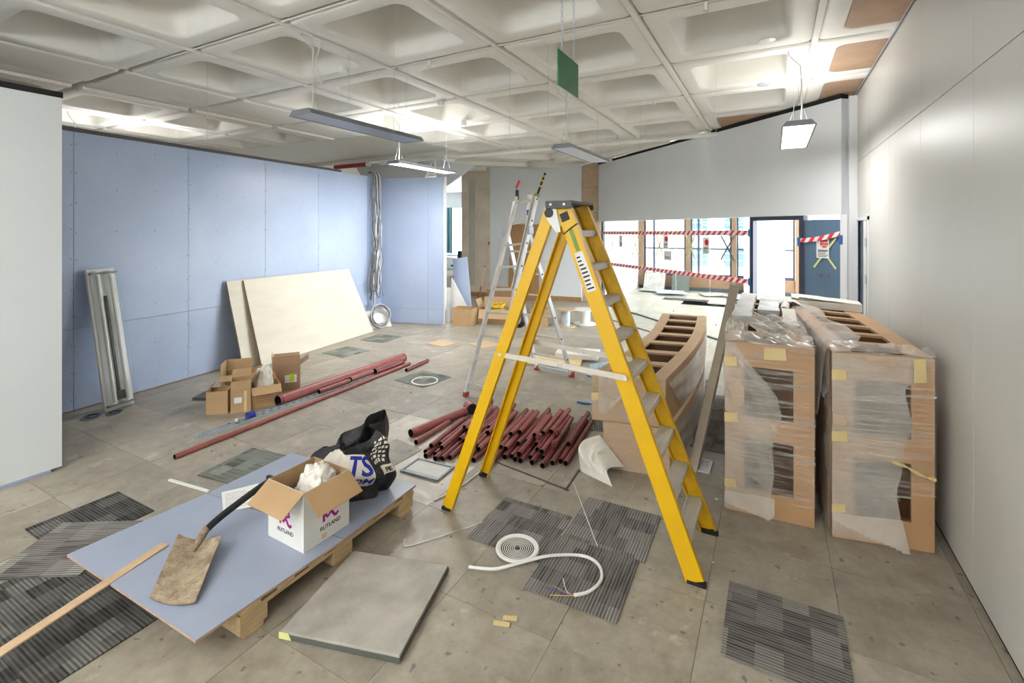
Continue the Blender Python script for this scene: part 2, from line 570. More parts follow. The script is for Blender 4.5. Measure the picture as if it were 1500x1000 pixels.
# ------------------------------------------------------------------ floor
FX0, FY0, FT = .29, .26, .6
floor = snode('floor', (0, 0, 0), 'worn beige grey raised access floor of square tiles')
b = MB()
b.box(-18, 3.2, -4, 12.35, -.12, -.006)
b.box(-18, -3.9, 12.35, 19, -.12, -.006)
b.build('subfloor', 'joint', floor)
b = MB(); b.box(-3.9, 3.2, 12.35, 15.75, -.4, -.3)
b.build('floor_void', 'void', floor)
b = MB(); b.box(-FT / 2 + .0012, FT / 2 - .0012, -FT / 2 + .0012, FT / 2 - .0012, -.028, 0)
tile_me = None
def in_view(x, y):
    d = -math.sin(math.radians(28.5)) * x + math.cos(math.radians(28.5)) * y
    r = math.cos(math.radians(28.5)) * x + math.sin(math.radians(28.5)) * y
    return d > .6 and abs(r / d) < 1.25 and 1.92 / d < 1.15
n_t = 0
rest = MB()
for j in range(-8, 21):
    for i in range(-30, 5):
        x = FX0 + (i + .5) * FT; y = FY0 + (j + .5) * FT
        if x > 1.3 and y < 7.5 or y > 12.3 or x < -12:
            if not (x < -3.9 and y < 19):
                continue
        if in_view(x, y) and -7.3 < x < .95 and y < 11.2 and n_t < 300:
            if tile_me is None:
                o = b.build('floor_tile', 'floor', floor); tile_me = o.data
            else:
                o = bpy.data.objects.new('floor_tile', tile_me); C.objects.link(o); o.parent = floor
            o.location = (x, y, R.uniform(-.0012, .0012))
            o.rotation_euler = (R.uniform(-.0012, .0012), R.uniform(-.0012, .0012), R.choice((0, 1, 2, 3)) * math.pi / 2)
            if (round(i), round(j)) in ((-5, 4), (-5, 5), (-6, 5)):
                o.material_slots[0].link = 'OBJECT'; o.material_slots[0].material = M['floor_dusty']
            n_t += 1
        else:
            e = .0012
            rest.box(x - FT / 2 + e, x + FT / 2 - e, y - FT / 2 + e, y + FT / 2 - e, -.028, 0)
o = rest.build('distant_floor_tiles', 'floor', floor); o['kind'] = 'stuff'
# tiles of the room behind the glazed partition, some lifted out
o = None
miss = {(-4, 21), (-3, 21), (-2, 22), (-1, 22), (0, 22), (-4, 22), (-5, 22)}
for j in range(20, 26):
    for i in range(-7, 5):
        if (i, j) in miss:
            continue
        x = FX0 + (i + .5) * FT; y = FY0 + (j + .5) * FT
        o = bpy.data.objects.new('floor_tile', tile_me); C.objects.link(o); o.parent = floor
        o.location = (x, y, -.002)

# ------------------------------------------------------------------ ceiling
MOD, CX0, CY0 = 1.316, -2.298, 3.93
ceiling = snode('ceiling', (0, 0, CEIL), 'white painted coffered concrete ceiling')
def rrect(hx, hy, r, n=5):
    pts = []
    for cx, cy, a0 in ((hx - r, hy - r, 0), (-hx + r, hy - r, 90), (-hx + r, -hy + r, 180), (hx - r, -hy + r, 270)):
        for k in range(n + 1):
            a = math.radians(a0 + 90 * k / n)
            pts.append((cx + r * math.cos(a), cy + r * math.sin(a)))
    return pts
def loft(mb, rings, cap=True, mi=0):
    n = len(rings[0]); vs = [p for rg in rings for p in rg]; fs = []
    for i in range(len(rings) - 1):
        for k in range(n):
            l = (k + 1) % n
            fs.append((i * n + k, i * n + l, (i + 1) * n + l, (i + 1) * n + k))
    if cap:
        fs.append(tuple((len(rings) - 1) * n + k for k in range(n)))
    mb.poly(vs, fs, mi)
H = MOD / 2 - .024
def coffer_rings():
    rg = []
    for hx, r, z in ((H, .05, .16), (H, .05, .03), (H - .012, .05, .008), (H - .03, .05, 0), (H - .16, .10, 0), (H - .175, .10, .008),
                     (H - .185, .11, .03), (H - .24, .15, .34), (H - .29, .16, .60), (H - .33, .16, .67), (H - .40, .14, .70)):
        rg.append([(x, y, z) for x, y in rrect(hx, hx, r)])
    return rg
b = MB(); loft(b, coffer_rings())
cof = b.build('coffer', 'ceil_white', None, smooth=50)
cof_me = cof.data
bpy.data.objects.remove(cof)
def place(me, name, x, y, z):
    o = bpy.data.objects.new(name, me); C.objects.link(o); o.parent = ceiling
    o.location = (x, y, z - CEIL)
    return o
for j in range(-3, 4):
    for i in (-3, -2, -1, 0, 1, 2):
        place(cof_me, 'coffer', CX0 + (i + .5) * MOD, CY0 + (j + .5) * MOD, CEIL)
for j in range(-2, 2):
    for i in (-8, -7, -6, -5):
        place(cof_me, 'coffer', CX0 + (i + .5) * MOD, CY0 + (j + .5) * MOD, CEIL)
# brown boards closing the coffers along the right wall
b = MB(); loft(b, [[(x, y, z) for x, y in rrect(H - .178, H - .178, .10)] for z in (.004, .012)])
loft(b, [[(x, y, .004) for x, y in rrect(H - .178, H - .178, .10)]])
bo = b.build('infill_board', 'ceil_mdf'); bo_me = bo.data; bpy.data.objects.remove(bo)
for j in range(-3, 3):
    place(bo_me, 'infill_board', CX0 + 2.5 * MOD, CY0 + (j + .5) * MOD, CEIL + .004)
place(bo_me, 'infill_board', CX0 + 1.5 * MOD, CY0 + 3.5 * MOD, CEIL + .004)
# flat band of beam panels beside the coffers
xs3, xs4 = CX0 - 3 * MOD, CX0 - 4 * MOD
def flat_panel(x0, x1, y0, y1, dz, lip):
    b = MB()
    hx, hy = (x1 - x0) / 2, (y1 - y0) / 2
    loft(b, [[((x0 + x1) / 2 + x, (y0 + y1) / 2 + y, CEIL + dz + z) for x, y in rrect(hx - e, hy - e, .045)] for e, z in ((0, .16), (0, .03), (.012, .008), (.03, 0))])
    if lip:
        b.box(x0 + .02, x0 + .12, y0 + .03, y1 - .03, CEIL + dz - .035, CEIL + dz + .01)
    b.build('beam_panel', 'ceil_white', ceiling, smooth=40)
for j in range(-3, 2):
    y0 = CY0 + j * MOD + .024; y1 = y0 + MOD - .048
    flat_panel(-7.09, xs3 - .024, y0, y1, 0, False)
    flat_panel(xs4 + .024, -7.14, y0, y1, .02, True)
# slab above and the flat soffit further back
b = MB()
b.box(-15, 3.2, -4, 9.25, CEIL + .72, CEIL + .9)
b.build('slab', 'slab_white', ceiling)
b = MB(); b.box(-15, 3.2, 9.25, 16.2, CEIL + .03, CEIL + .3)
b.box(-15, 3.2, -4, CY0 - 3 * MOD, CEIL + .02, CEIL + .16)
b.box(-15, CX0 - 3 * MOD - .03, CY0 + 2 * MOD + .03, 9.25, CEIL + .12, CEIL + .3)
b.build('rear_soffit', 'ceil_white', ceiling)
for p, q in (((-7.2, 10.2), (-3.9, 12.9)), ((-6.0, 9.4), (-2.2, 12.7)), ((-3.4, 9.5), (-7.4, 12.9)), ((-1.8, 9.5), (-5.4, 12.7)), ((-8.9, 10.3), (-5.9, 12.8))):
    b = MB(); b.bar((p[0], p[1], CEIL - .02), (q[0], q[1], CEIL - .02), .17, .12)
    b.build('rib', 'ceil_white', ceiling, bevel=.01)
# conduits lying in the joints between the coffer rows
for i, w in ((-2, .012), (-1, .014), (0, .018), (1, .024), (2, .026)):
    b = MB(); x = CX0 + i * MOD
    b.box(x - w, x + w, CY0 - 3 * MOD, CY0 + 4 * MOD - .1, CEIL - .012, CEIL + .03)
    b.build('conduit', 'ceil_white', ceiling, bevel=.004)
for j in range(-1, 4):
    b = MB(); y = CY0 + j * MOD
    b.tube([(-5.6, y, CEIL + .01), (.5, y, CEIL + .01)], .009, 8)
    b.build('conduit', 'ceil_white', ceiling)

# ------------------------------------------------------------------ walls
# right wall of tall panels, with a door at its far end
wr = snode('wall_right', (.924, 3, 0), 'satin white panelled partition wall')
XR = .924
seams = [-3.9, -2.86, -1.82, -.78, .26, 1.30, 2.34, 3.38, 4.42, 5.46, 6.50]
for k in range(len(seams) - 1):
    y0, y1 = seams[k] + .0015, seams[k + 1] - .0015
    for z0, z1 in ((.03, 2.748), (2.752, 3.60)):
        b = MB(); b.box(XR, XR + .06, y0, y1, z0, z1)
        b.build('panel', 'right_panel', wr, bevel=.0015)
b = MB(); b.box(XR, XR + .06, 6.503, 7.85, 2.06, 2.748); b.box(XR, XR + .06, 6.503, 7.85, 2.752, 3.60); b.box(XR, XR + .06, 7.42, 7.85, .03, 2.06)
b.build('panel', 'right_panel', wr)
b = MB(); b.box(XR + .01, XR + .05, -3.9, 7.85, 0, .035)
b.build('shadow_gap', 'black_strip', wr)
b = MB(); b.box(XR - .012, XR + .07, -3.9, 7.85, 3.585, 3.632); b.build('head_track', 'alu_track', wr)
b = MB(); b.box(XR - .0135, XR - .011, -3.9, 7.85, 3.585, 3.600); b.build('track_shadow_line', 'dark_grey', wr)
b = MB(); b.box(XR + .06, XR + .1, -3.9, 7.85, 0, 3.6); b.build('wall_core', 'white_wall', wr)
d1 = snode('door_1', (XR, 7, 0), 'narrow door in the right wall seen edge on')
b = MB(); b.box(XR - .012, XR + .07, 6.50, 6.56, 0, 2.06); b.box(XR - .012, XR + .07, 7.40, 7.44, 0, 2.06); b.box(XR - .012, XR + .07, 6.50, 7.44, 2.02, 2.06)
b.build('door_frame', 'white_wall', d1)
b = MB(); b.box(XR + .02, XR + .055, 6.57, 7.39, .01, 2.015); b.build('door_leaf', 'navy', d1)
b = MB(); b.box(XR - .013, XR + .012, 6.62, 6.80, .01, 2.015); b.build('frame_stop', 'plastic_white', d1)
for z in (1.30, 1.72):
    b = MB(); b.box(XR - .016, XR - .0135, 6.60, 6.70, z, z + .1); b.build('hinge', 'galv', d1)

we = snode('wall_rear', (-2, -4, 0), 'unseen white wall behind the camera with an added fill window strip')
b = MB(); b.box(-5.12, 1.03, -4.1, -4.0, 0, 2.1); b.box(-5.12, 1.03, -4.1, -4.0, 2.7, CEIL + .9); b.box(-5.12, -4.5, -4.1, -4.0, 2.1, 2.7); b.box(.4, 1.03, -4.1, -4.0, 2.1, 2.7); b.build('wall_board', 'white_wall', we)
for k in range(4):  # unseen window strip in this wall, added and sized for cool frontal fill
    b = MB(); b.box(-4.5 + k * 1.6, -4.4 + k * 1.6, -4.08, -4.02, 2.1, 2.7); b.build('mullion', 'frame_dark', we)
b = MB(); b.box(-15.1, -15.0, -4, 19, 0, CEIL + .9); b.box(-15.1, -5.0, -4.1, -4.0, 0, CEIL + .9); struct(b.build('wall_far_side', 'white_wall'), 'white wall of the neighbouring space behind the blue wall')
# left white stub wall
wl = snode('wall_left', (-5.0, -1, 0), 'plain white wall ending in a square edge')
b = MB(); b.box(-5.12, -5.0, -4, 1.665, .025, 2.965); b.build('wall_board', 'stub_wall', wl)
b = MB(); b.box(-5.115, -5.006, -4, 1.60, 0, .025); b.build('floor_track', 'blue', wl)
b = MB(); b.box(-5.125, -4.993, -4, 1.67, 2.965, 3.01); b.build('head_strip', 'black_strip', wl)

# blue plasterboard wall
A = Vector((-6.43, 1.9, 0)); Bp = Vector((-6.95, 6.95, 0)); U = (Bp - A).normalized(); Nn = Vector((U.y, -U.x, 0))
wb = snode('wall_far_left', A, 'long wall of bare blue plasterboard')
def on_wall(s, z, off=0):
    return A + U * s + Nn * off + Vector((0, 0, z))
def board(s0, s1, z0, z1, parent=wb):
    b = MB(); e = .0018
    b.extrude([on_wall(s0 + e, z0 + e), on_wall(s1 - e, z0 + e), on_wall(s1 - e, z1 - e), on_wall(s0 + e, z1 - e)], -Nn * .0125)
    b.build('plasterboard', 'blue', parent, bevel=.0015)
cols = [(-.9, .35), (.35, 1.55), (1.55, 2.70), (2.70, 3.76), (3.76, 5.02)]
for s0, s1 in cols:
    board(s0, s1, .012, .865); board(s0, s1, .865, 2.945)
b = MB(); b.extrude([on_wall(-.9, 0, -.0135), on_wall(5.02, 0, -.0135), on_wall(5.02, 2.95, -.0135), on_wall(-.9, 2.95, -.0135)], -Nn * .1)
b.build('stud_core', 'gyp_edge', wb)
b = MB(); b.extrude([on_wall(-.9, 2.946, .004), on_wall(4.3, 2.946, .004), on_wall(4.3, 2.985, .004), on_wall(-.9, 2.985, .004)], -Nn * .13)
b.build('head_strip', 'dark_grey', wb)
b = MB()
for s0, s1 in cols:
    for sx in (s0 + .018, s1 - .018, (s0 + s1) / 2 - .2, (s0 + s1) / 2 + .2):
        if sx < 0: continue
        z = .1
        while z < 2.9:
            p = on_wall(sx + R.uniform(-.004, .004), z + R.uniform(-.03, .03), .0005)
            b.obox(p, (.008, .0012, .008), U)
            z += .3 if sx in (s0 + .018, s1 - .018) else .45
o = b.build('screw_heads', 'ink_black', wb); o['kind'] = 'stuff'
# short return of the same wall
A2 = Vector((-7.12, 7.39, 0)); B2 = Vector((-5.8, 7.8, 0)); U2 = (B2 - A2).normalized(); N2 = Vector((U2.y, -U2.x, 0))
wb2 = snode('wall_far_left_return', A2, 'short blue plasterboard wall with its end turned to the room')
L2 = (B2 - A2).length
for s0, s1, z0, z1 in ((0, 1.06, .3, 2.95), (0, 1.06, .012, .3), (1.06, L2, .3, 2.95), (1.06, L2, .012, .3)):
    b = MB(); e = .0015
    P = lambda s, z: A2 + U2 * s + Vector((0, 0, z))
    b.extrude([P(s0 + e, z0 + e), P(s1 - e, z0 + e), P(s1 - e, z1 - e), P(s0 + e, z1 - e)], -N2 * .0125)
    b.build('plasterboard', 'blue', wb2, bevel=.001)
b = MB(); b.extrude([A2 - N2 * .0135, B2 - N2 * .0135, B2 - N2 * .0135 + Vector((0, 0, 2.95)), A2 - N2 * .0135 + Vector((0, 0, 2.95))], -N2 * .09)
b.build('stud_core', 'white_wall', wb2)
b = MB(); b.bar(on_wall(5.02, 1.48, -.05), A2 - N2 * .05 + Vector((0, 0, 1.48)), .1, 2.94)
b.build('corner_closer', 'blue', wb2)

# back wall
wk = snode('wall_back', (-6, 12, 0), 'white and bare plaster back wall')
def bw(x0, x1, off0, off1, z0, z1, name, mat, parent=wk):
    f = lambda x: 11.55 + (x + 7.93) * .125
    b = MB(); b.hexa([(x0, f(x0) - off1, z0), (x1, f(x1) - off1, z0), (x1, f(x1) + off0, z0), (x0, f(x0) + off0, z0),
                      (x0, f(x0) - off1, z1), (x1, f(x1) - off1, z1), (x1, f(x1) + off0, z1), (x0, f(x0) + off0, z1)])
    return b.build(name, mat, parent)
bw(-7.93, -7.03, .2, 0, 0, CEIL + .03, 'bare_plaster', 'beige_plaster')
bw(-7.03, -4.43, .2, .004, 0, CEIL + .03, 'white_board', 'white_wall')
bw(-7.70, -7.50, 0, .003, .3, 3.3, 'filled_joint', 'slab_white')
for k, (z0, z1) in enumerate(((0, .6), (.6, 1.2), (1.2, 1.8), (1.8, 2.4), (2.4, 3.0), (3.0, CEIL))):
    bw(-4.42, -3.9, .16, -.05 + (.004 if k % 2 else 0), z0 + .003, z1 - .003, 'cladding_board', 'blockwork')
bb = struct(bw(-7.93, -4.43, .0, .022, .0, .12, 'baseboard_back', 'oak', None), 'brown wooden skirting along the back wall')

# diagonal glazed partition with a white bulkhead
PA = Vector((-3.93, 12.05, 0)); PB = Vector((.80, 7.40, 0)); PU = (PB - PA).normalized(); PN = Vector((PU.y, -PU.x, 0))
if PN.y > 0: PN = -PN
def onp(s, z, off=0):
    return PA + PU * s + PN * off + Vector((0, 0, z))
wp = snode('wall_partition', PA, 'diagonal glazed partition under a deep white bulkhead')
PL = (PB - PA).length
def pslab(name, mat, s0, s1, z0, z1, o0, o1, parent=wp, bevel=0):
    b = MB(); b.extrude([onp(s0, z0, o0), onp(s1, z0, o0), onp(s1, z1, o0), onp(s0, z1, o0)], PN * (o1 - o0))
    return b.build(name, mat, parent, bevel=bevel)
pslab('bulkhead', 'white_wall', 0, PL, 2.105, 3.575, -.06, .06)
pslab('head_strip', 'black_strip', -.02, PL, 3.576, 3.632, -.06, .065)
for s0, s1 in ((.19, 1.15), (1.15, 2.17), (2.17, 3.15), (3.15, 4.13), (4.13, 5.08)):
    pslab('pane', 'glass', s0 + .003, s1 - .003, .02, 2.104, -.006, .006)
pslab('post', 'frame_dark', .10, .18, 0, 2.104, -.03, .03)
pslab('floor_channel', 'frame_dark', .1, 5.08, 0, .02, -.03, .03)
b = MB()
dp = snode('door_2', onp(5.5, 0), 'dark blue door frame in the glazed partition')
pslab('jamb', 'frame_dark', 5.09, 5.16, 0, 2.104, -.04, .04, dp)
pslab('jamb', 'frame_dark', 5.99, 6.06, 0, 2.104, -.04, .04, dp)
pslab('head', 'frame_dark', 5.161, 5.989, 2.045, 2.104, -.04, .04, dp)
pslab('pane', 'blue_back', 6.07, 6.60, .01, 2.04, -.02, .004)
pslab('pane', 'glass', 6.065, 6.605, .01, 2.10, .006, .014)
pslab('end_post', 'white_wall', 6.61, 6.70, 0, 2.104, -.05, .05)
b = MB(); b.box(.835, .922, 7.30, 7.85, 0, 3.58)
b.build('corner_post', 'white_wall', wp)
# room behind the glass: side wall, window wall, outside
ws = snode('wall_side_room', (-3.95, 14, 0), 'white side wall of the room behind the glass')
b = MB(); b.box(-4.0, -3.86, 12.2, 15.8, -.02, CEIL + .03); b.build('wall_board', 'white_wall', ws)
ww = snode('wall_window', (-1, 15.8, 0), 'window wall with oak posts and panels')
b = MB(); b.box(-4.0, 3.2, 15.8, 15.95, 0.1, .44); b.build('sill_panel', 'oak_post', ww)
b = MB(); b.box(-4.0, 3.2, 15.78, 15.95, -.3, .1); b.build('plinth', 'void', ww)
b = MB(); b.box(-4.0, 3.2, 15.8, 15.95, 2.6, CEIL + .03); b.build('window_head', 'white_wall', ww)
for x0, x1 in ((-3.86, -3.70), (-2.40, -2.27), (-1.09, -.97), (.55, .74), (2.0, 2.15)):
    b = MB(); b.box(x0, x1, 15.74, 15.95, .1, 2.6); b.build('oak_post', 'oak_post', ww)
b = MB(); b.box(-.75, -.5, 15.5, 15.8, 0, CEIL); b.build('white_column', 'white_wall', ww)
def window(n, x0, x1, mids=(), trans=1.3):
    w = snode('window_%d' % n, ((x0 + x1) / 2, 15.85, .44), 'blue grey framed window with clear panes')
    t = .045
    for nm, q in (('stile', (x0, x0 + t, .44, 2.6)), ('stile', (x1 - t, x1, .44, 2.6)), ('rail', (x0 + t, x1 - t, .44, .52)), ('rail', (x0 + t, x1 - t, 2.54, 2.6)), ('transom', (x0 + t, x1 - t, trans - .02, trans + .02))):
        b = MB(); b.box(q[0], q[1], 15.83, 15.89, q[2], q[3]); b.build(nm, 'frame_dark', w)
    for m in mids:
        b = MB(); b.box(m - .025, m + .025, 15.82, 15.895, .52, 2.54); b.build('mullion', 'frame_dark', w)
    e = [x0 + t] + sum([[m - .025, m + .025] for m in mids], []) + [x1 - t]
    for k in range(0, len(e), 2):
        for z0, z1 in ((.52, trans - .02), (trans + .02, 2.54)):
            b = MB(); b.box(e[k], e[k + 1], 15.855, 15.863, z0, z1); b.build('pane', 'glass', w)
window(1, -3.69, -2.41, (-3.38,))
window(2, -2.26, -1.10, (-2.03,))
window(3, -.96, -.1)
window(4, .0, .54)
window(5, .75, 1.99)
# building across the street
bf = thing('building', 'pale sunlit building with gridded windows across the street', 'building', (-4, 30, -4))
b = MB(); b.box(-16, 10, 30, 31, -6, 12); b.build('facade', 'facade', bf)
for kx in range(-7, 5):
    for kz in range(-1, 4):
        if kx % 3 == 0: continue
        x, z = kx * 1.9 - .6, kz * 1.75 - .3
        b = MB(); b.box(x, x + 1.1, 29.94, 29.99, z, z + 1.2); w = b.build('window', 'facade_glass', bf)
        b = MB()
        for q in (.0, .36, .72, 1.06): b.box(x + q, x + q + .05, 29.90, 29.939, z, z + 1.2)
        for q in (.0, .4, .8, 1.15): b.box(x, x + 1.1, 29.90, 29.939, z + q, z + q + .05)
        b.build('glazing_bars', 'facade', w)
b = MB(); b.box(-12, 8, 17.5, 30, -4.2, -4); struct(b.build('ground_outside', 'slab_white'), 'pale paved ground outside the windows')

# opening at the left rear with the room beyond
wo = snode('wall_beyond', (-12, 17, 0), 'far room window wall')
b = MB(); b.box(-17, -8.0, 18.8, 19, 0, .7); b.box(-17, -8.0, 18.8, 19, 2.9, CEIL + .3); b.build('wall_board', 'white_wall', wo)
for x in (-15, -13.6, -12.4, -11.2):
    b = MB(); b.box(x, x + .08, 18.85, 18.95, .7, 2.9); b.build('mullion', 'white_wall', wo)
b = MB(); b.box(-18, -7.3, 12.5, 19, CEIL, CEIL + .2); struct(b.build('ceiling_beyond', 'ceil_white'), 'pale ceiling of the far room')
for k, x0 in enumerate((-13.35, -12.95)):
    b = MB()
    b.sheet(lambda u, v: (x0 + .36 * u, 17.6 + .04 * math.sin(u * 16), .82 + 2.05 * v), 24, 4, .006)
    tag(b.build('curtain', 'teal', smooth=60), ('teal curtain panel hanging nearest the doorway edge', 'teal curtain panel hanging beside bright window')[k], 'curtain', 'teal curtains')
ds = thing('desk', 'white desk with papers in the far room', 'desk', (-12.0, 16.4, 0))
b = MB(); b.box(-12.9, -11.3, 16.0, 16.8, .72, .75); b.build('desk_top', 'plastic_white', ds)
for x, y in ((-12.85, 16.05), (-11.35, 16.05), (-12.85, 16.75), (-11.35, 16.75)):
    b = MB(); b.box(x - .025, x + .025, y - .025, y + .025, 0, .72); b.build('leg', 'plastic_white', ds)
ch = thing('office_chair', 'black office chair beside the white desk', 'chair', (-10.85, 15.6, 0))
b = MB(); b.box(-11.1, -10.65, 15.4, 15.85, .44, .52); b.build('seat', 'black_plastic', ch, bevel=.03)
b = MB(); b.box(-11.08, -10.67, 15.82, 15.88, .55, 1.05); b.build('backrest', 'black_plastic', ch, bevel=.02)
b = MB(); b.cyl((-10.87, 15.62, .08), (-10.87, 15.62, .44), .03); b.build('column', 'black_plastic', ch)
for k in range(5):
    a = k * math.tau / 5
    b = MB(); b.bar((-10.87, 15.62, .07), (-10.87 + .3 * math.cos(a), 15.62 + .3 * math.sin(a), .05), .04, .03); lg = b.build('base_arm', 'black_plastic', ch)
    b = MB(); b.cyl((-10.89 + .3 * math.cos(a), 15.62 + .3 * math.sin(a), .028), (-10.85 + .3 * math.cos(a), 15.62 + .3 * math.sin(a), .028), .028); b.build('castor', 'black_plastic', lg)


# ------------------------------------------------------------------ pendant lights
def pendant(label, x, y0, y1, mode, power=0, up=0, z=PEND):
    t = thing('pendant_light', label, 'light', (x, (y0 + y1) / 2, z), 0, 'long pendant lights')
    w, tw, h = .145, .105, .05
    prof = [(-w, 0), (-tw, h), (tw, h), (w, 0), (w - .012, 0), (tw - .006, h - .01), (-tw + .006, h - .01), (-w + .012, 0)]
    b = MB(); n = len(prof)
    vs = [(x + p, yy, z + q) for yy in (y0, y1) for p, q in prof]
    b.poly(vs, [(k, (k + 1) % n, n + (k + 1) % n, n + k) for k in range(n)])
    b.build('housing', 'grey_fit', t)
    for yy, e in ((y0, -1), (y1, 1)):
        b = MB(); b.extrude([(x + p, yy, z + q) for p, q in prof[:4]], (0, .012 * e, 0)); b.build('end_cap', 'grey_fit', t)
    b = MB(); b.box(x - w + .013, x + w - .013, y0, y1, z + .004, z + .01)
    b.build('diffuser', {'on': 'lamp_on', 'off': 'diff_off', 'reflecting': 'diff_reflecting'}[mode], t)
    for yy in (y0 + .12, y1 - .12):
        b = MB()
        b.tube([(x, yy, z + .32), (x, yy, CEIL + .69)], .0018, 6)
        b.tube([(x - .08, yy, z + h), (x, yy, z + .32), (x + .08, yy, z + h)], .0015, 6)
        b.build('suspension_wire', 'galv', t)
    b = MB(); b.tube([(x + .02, y0 + .1, z + h), (x + .03, y0 + .1, z + .3), (x + .015, y0 + .11, z + .6), (x - .08, y0 + .08, CEIL - .04), (x - .1, y0 + .05, CEIL + .05)], .006, 6)
    b.build('flex', 'cable_white', t, smooth=60)
    if power:
        for pw, rot, zz in ((power, (0, 0, 0), z - .01), (up, (math.pi, 0, 0), z + h + .03)):
            if not pw: continue
            l = bpy.data.lights.new('pendant_glow', 'AREA'); l.shape = 'RECTANGLE'; l.size = .24; l.size_y = y1 - y0 - .05
            l.energy = pw; l.color = (1, .985, .955)
            lo = bpy.data.objects.new('pendant_glow', l); C.objects.link(lo); lo.parent = t
            lo.location = (0, 0, zz - z); lo.rotation_euler = rot
    return t
pendant('unlit grey pendant light over the bare floor near the blue wall', -3.575, 2.78, 4.25, 'off')
pendant('lit pendant light hanging before the blue wall corner', -5.03, 5.52, 6.98, 'on', 62, 18)
pendant('lit pendant light hanging beside the right wall', .215, 5.32, 6.80, 'on', 20, 10)
pendant('pale unlit pendant light hanging near the white bulkhead', -2.25, 5.42, 6.88, 'reflecting', 0)
pendant('lit pendant light behind the blue wall', -9.2, 3.1, 4.6, 'on', 30, 15)
pendant('unseen lit pendant light added behind the camera as fill', -1.3, -2.9, -1.4, 'on', 14, 90)  # this and the next: unseen lamps added behind the camera to brighten the room
pendant('unseen lit pendant light added as fill beside the white wall', -3.8, -2.4, -.9, 'on', 14, 90)

# ------------------------------------------------------------------ ceiling services
def pipe_x():
    t = thing('sprinkler_pipe', 'long white sprinkler pipe crossing under the ceiling with a red end', 'pipe', (-5, 8.95, 3.55))
    b = MB(); b.tube([(-8.6, 8.97, 3.55), (-.3, 8.97, 3.55)], .042, 14); b.build('pipe_run', 'ceil_white', t, smooth=40)
    b = MB(); b.tube([(-10.2, 8.97, 3.55), (-9.05, 8.97, 3.55)], .055, 14); b.build('red_end', 'rust', t, smooth=40)
    for x in (-9.0, -6.6, -4.7, -2.6, -1.0):
        b = MB(); b.tube([(x - .05, 8.97, 3.55), (x + .05, 8.97, 3.55)], .056, 14); b.build('coupling', 'ceil_white', t, smooth=40)
        b = MB(); b.tube([(x, 8.97, 3.59), (x, 8.97, CEIL + .06)], .008, 6); b.build('hanger', 'galv', t)
pipe_x()
def sail(name, label, pts, d):
    b = MB(); b.extrude(pts, d); return tag(b.build(name, 'white_wall'), label, 'panel')
sail('ceiling_board', 'wide white slanted board hung under the ceiling above the blue return wall', [(-9.83, 9.3, 3.62), (-7.2, 9.3, 3.62), (-7.2, 8.9, 3.02), (-9.0, 8.9, 3.02)], (0, .025, -.01))
sail('ceiling_board', 'pointed white board hung beside the wall opening', [(-7.16, 9.35, 3.60), (-6.06, 9.35, 3.375), (-6.89, 9.35, 2.92), (-7.16, 9.35, 3.0)], (0, .03, 0))
b = MB(); b.box(-7.9, -7.35, 9.5, 9.9, 3.3, CEIL + .025); tag(b.build('duct', 'ceil_white', bevel=.01), 'boxy white duct dropping behind the hung white boards', 'duct')
for x, y, lab in ((-4.05, 3.66, 'white smoke detector on the ceiling near the unlit pendant light'), (-3.94, 5.25, 'white smoke detector above the aluminium ladder')):
    t = thing('smoke_detector', lab, 'detector', (x, y, CEIL - .05), 0, 'ceiling detectors')
    b = MB(); b.lathe([(0, .05), (.05, .05), (.05, .02), (.045, .0), (.03, -.012), (0, -.015)], (x, y, CEIL - .05), 20); b.build('body', 'plastic_white', t, smooth=40)
    b = MB(); b.lathe([(.056, .05), (.056, .035), (.05, .035)], (x, y, CEIL - .05), 20); b.build('base_ring', 'ceil_white', t, smooth=40)
b = MB(); b.lathe([(0, .09), (.05, .09), (.05, 0), (0, 0)], (-4.31, 6.33, CEIL - .09), 18); tag(b.build('sounder', 'plastic_white', smooth=40), 'white cylindrical sounder under a ceiling joint', 'sounder')
for k, (x, y, lab) in enumerate(((-.05, 4.95, 'round white plate at the ceiling joint near the lit pendant light'), (-.1, 6.45, 'round metal plate on a ceiling joint above the lit pendant light'))):
    b = MB(); b.lathe([(0, .012), (.07, .012), (.07, 0), (.05, -.008), (0, -.008)], (x, y, CEIL - .012), 20); tag(b.build('ceiling_plate', ('plastic_white', 'galv')[k], smooth=40), lab, 'plate')
for x, y in ((-3.10, 3.93), (-1.65, 5.25), (-.45, 3.92), (-1.4, 6.55)):
    t = thing('fire_sprinkler', 'small sprinkler head on a conduit in a ceiling joint', 'sprinkler', (x, y, CEIL - .06), 0, 'sprinkler heads on the ceiling conduits')
    b = MB(); b.lathe([(0, .06), (.014, .06), (.014, .02), (.008, .0), (0, 0)], (x, y, CEIL - .06), 10); b.build('body', 'plastic_white', t, smooth=40)
    b = MB(); b.lathe([(0, -.004), (.022, -.004), (.022, -.007), (0, -.007)], (x, y, CEIL - .06), 12); b.build('deflector', 'galv', t)
wires = [((-3.62, 3.35), .55, 'thin'), ((-2.75, 3.02), 1.05, 'fork'), ((-2.05, 4.55), .6, 'thin'), ((-2.72, 4.95), .62, 'thin'), ((-1.55, 6.4), .7, 'thin'), ((-.6, 6.2), .75, 'thin'), ((-5.2, 2.9), .85, 'thin')]
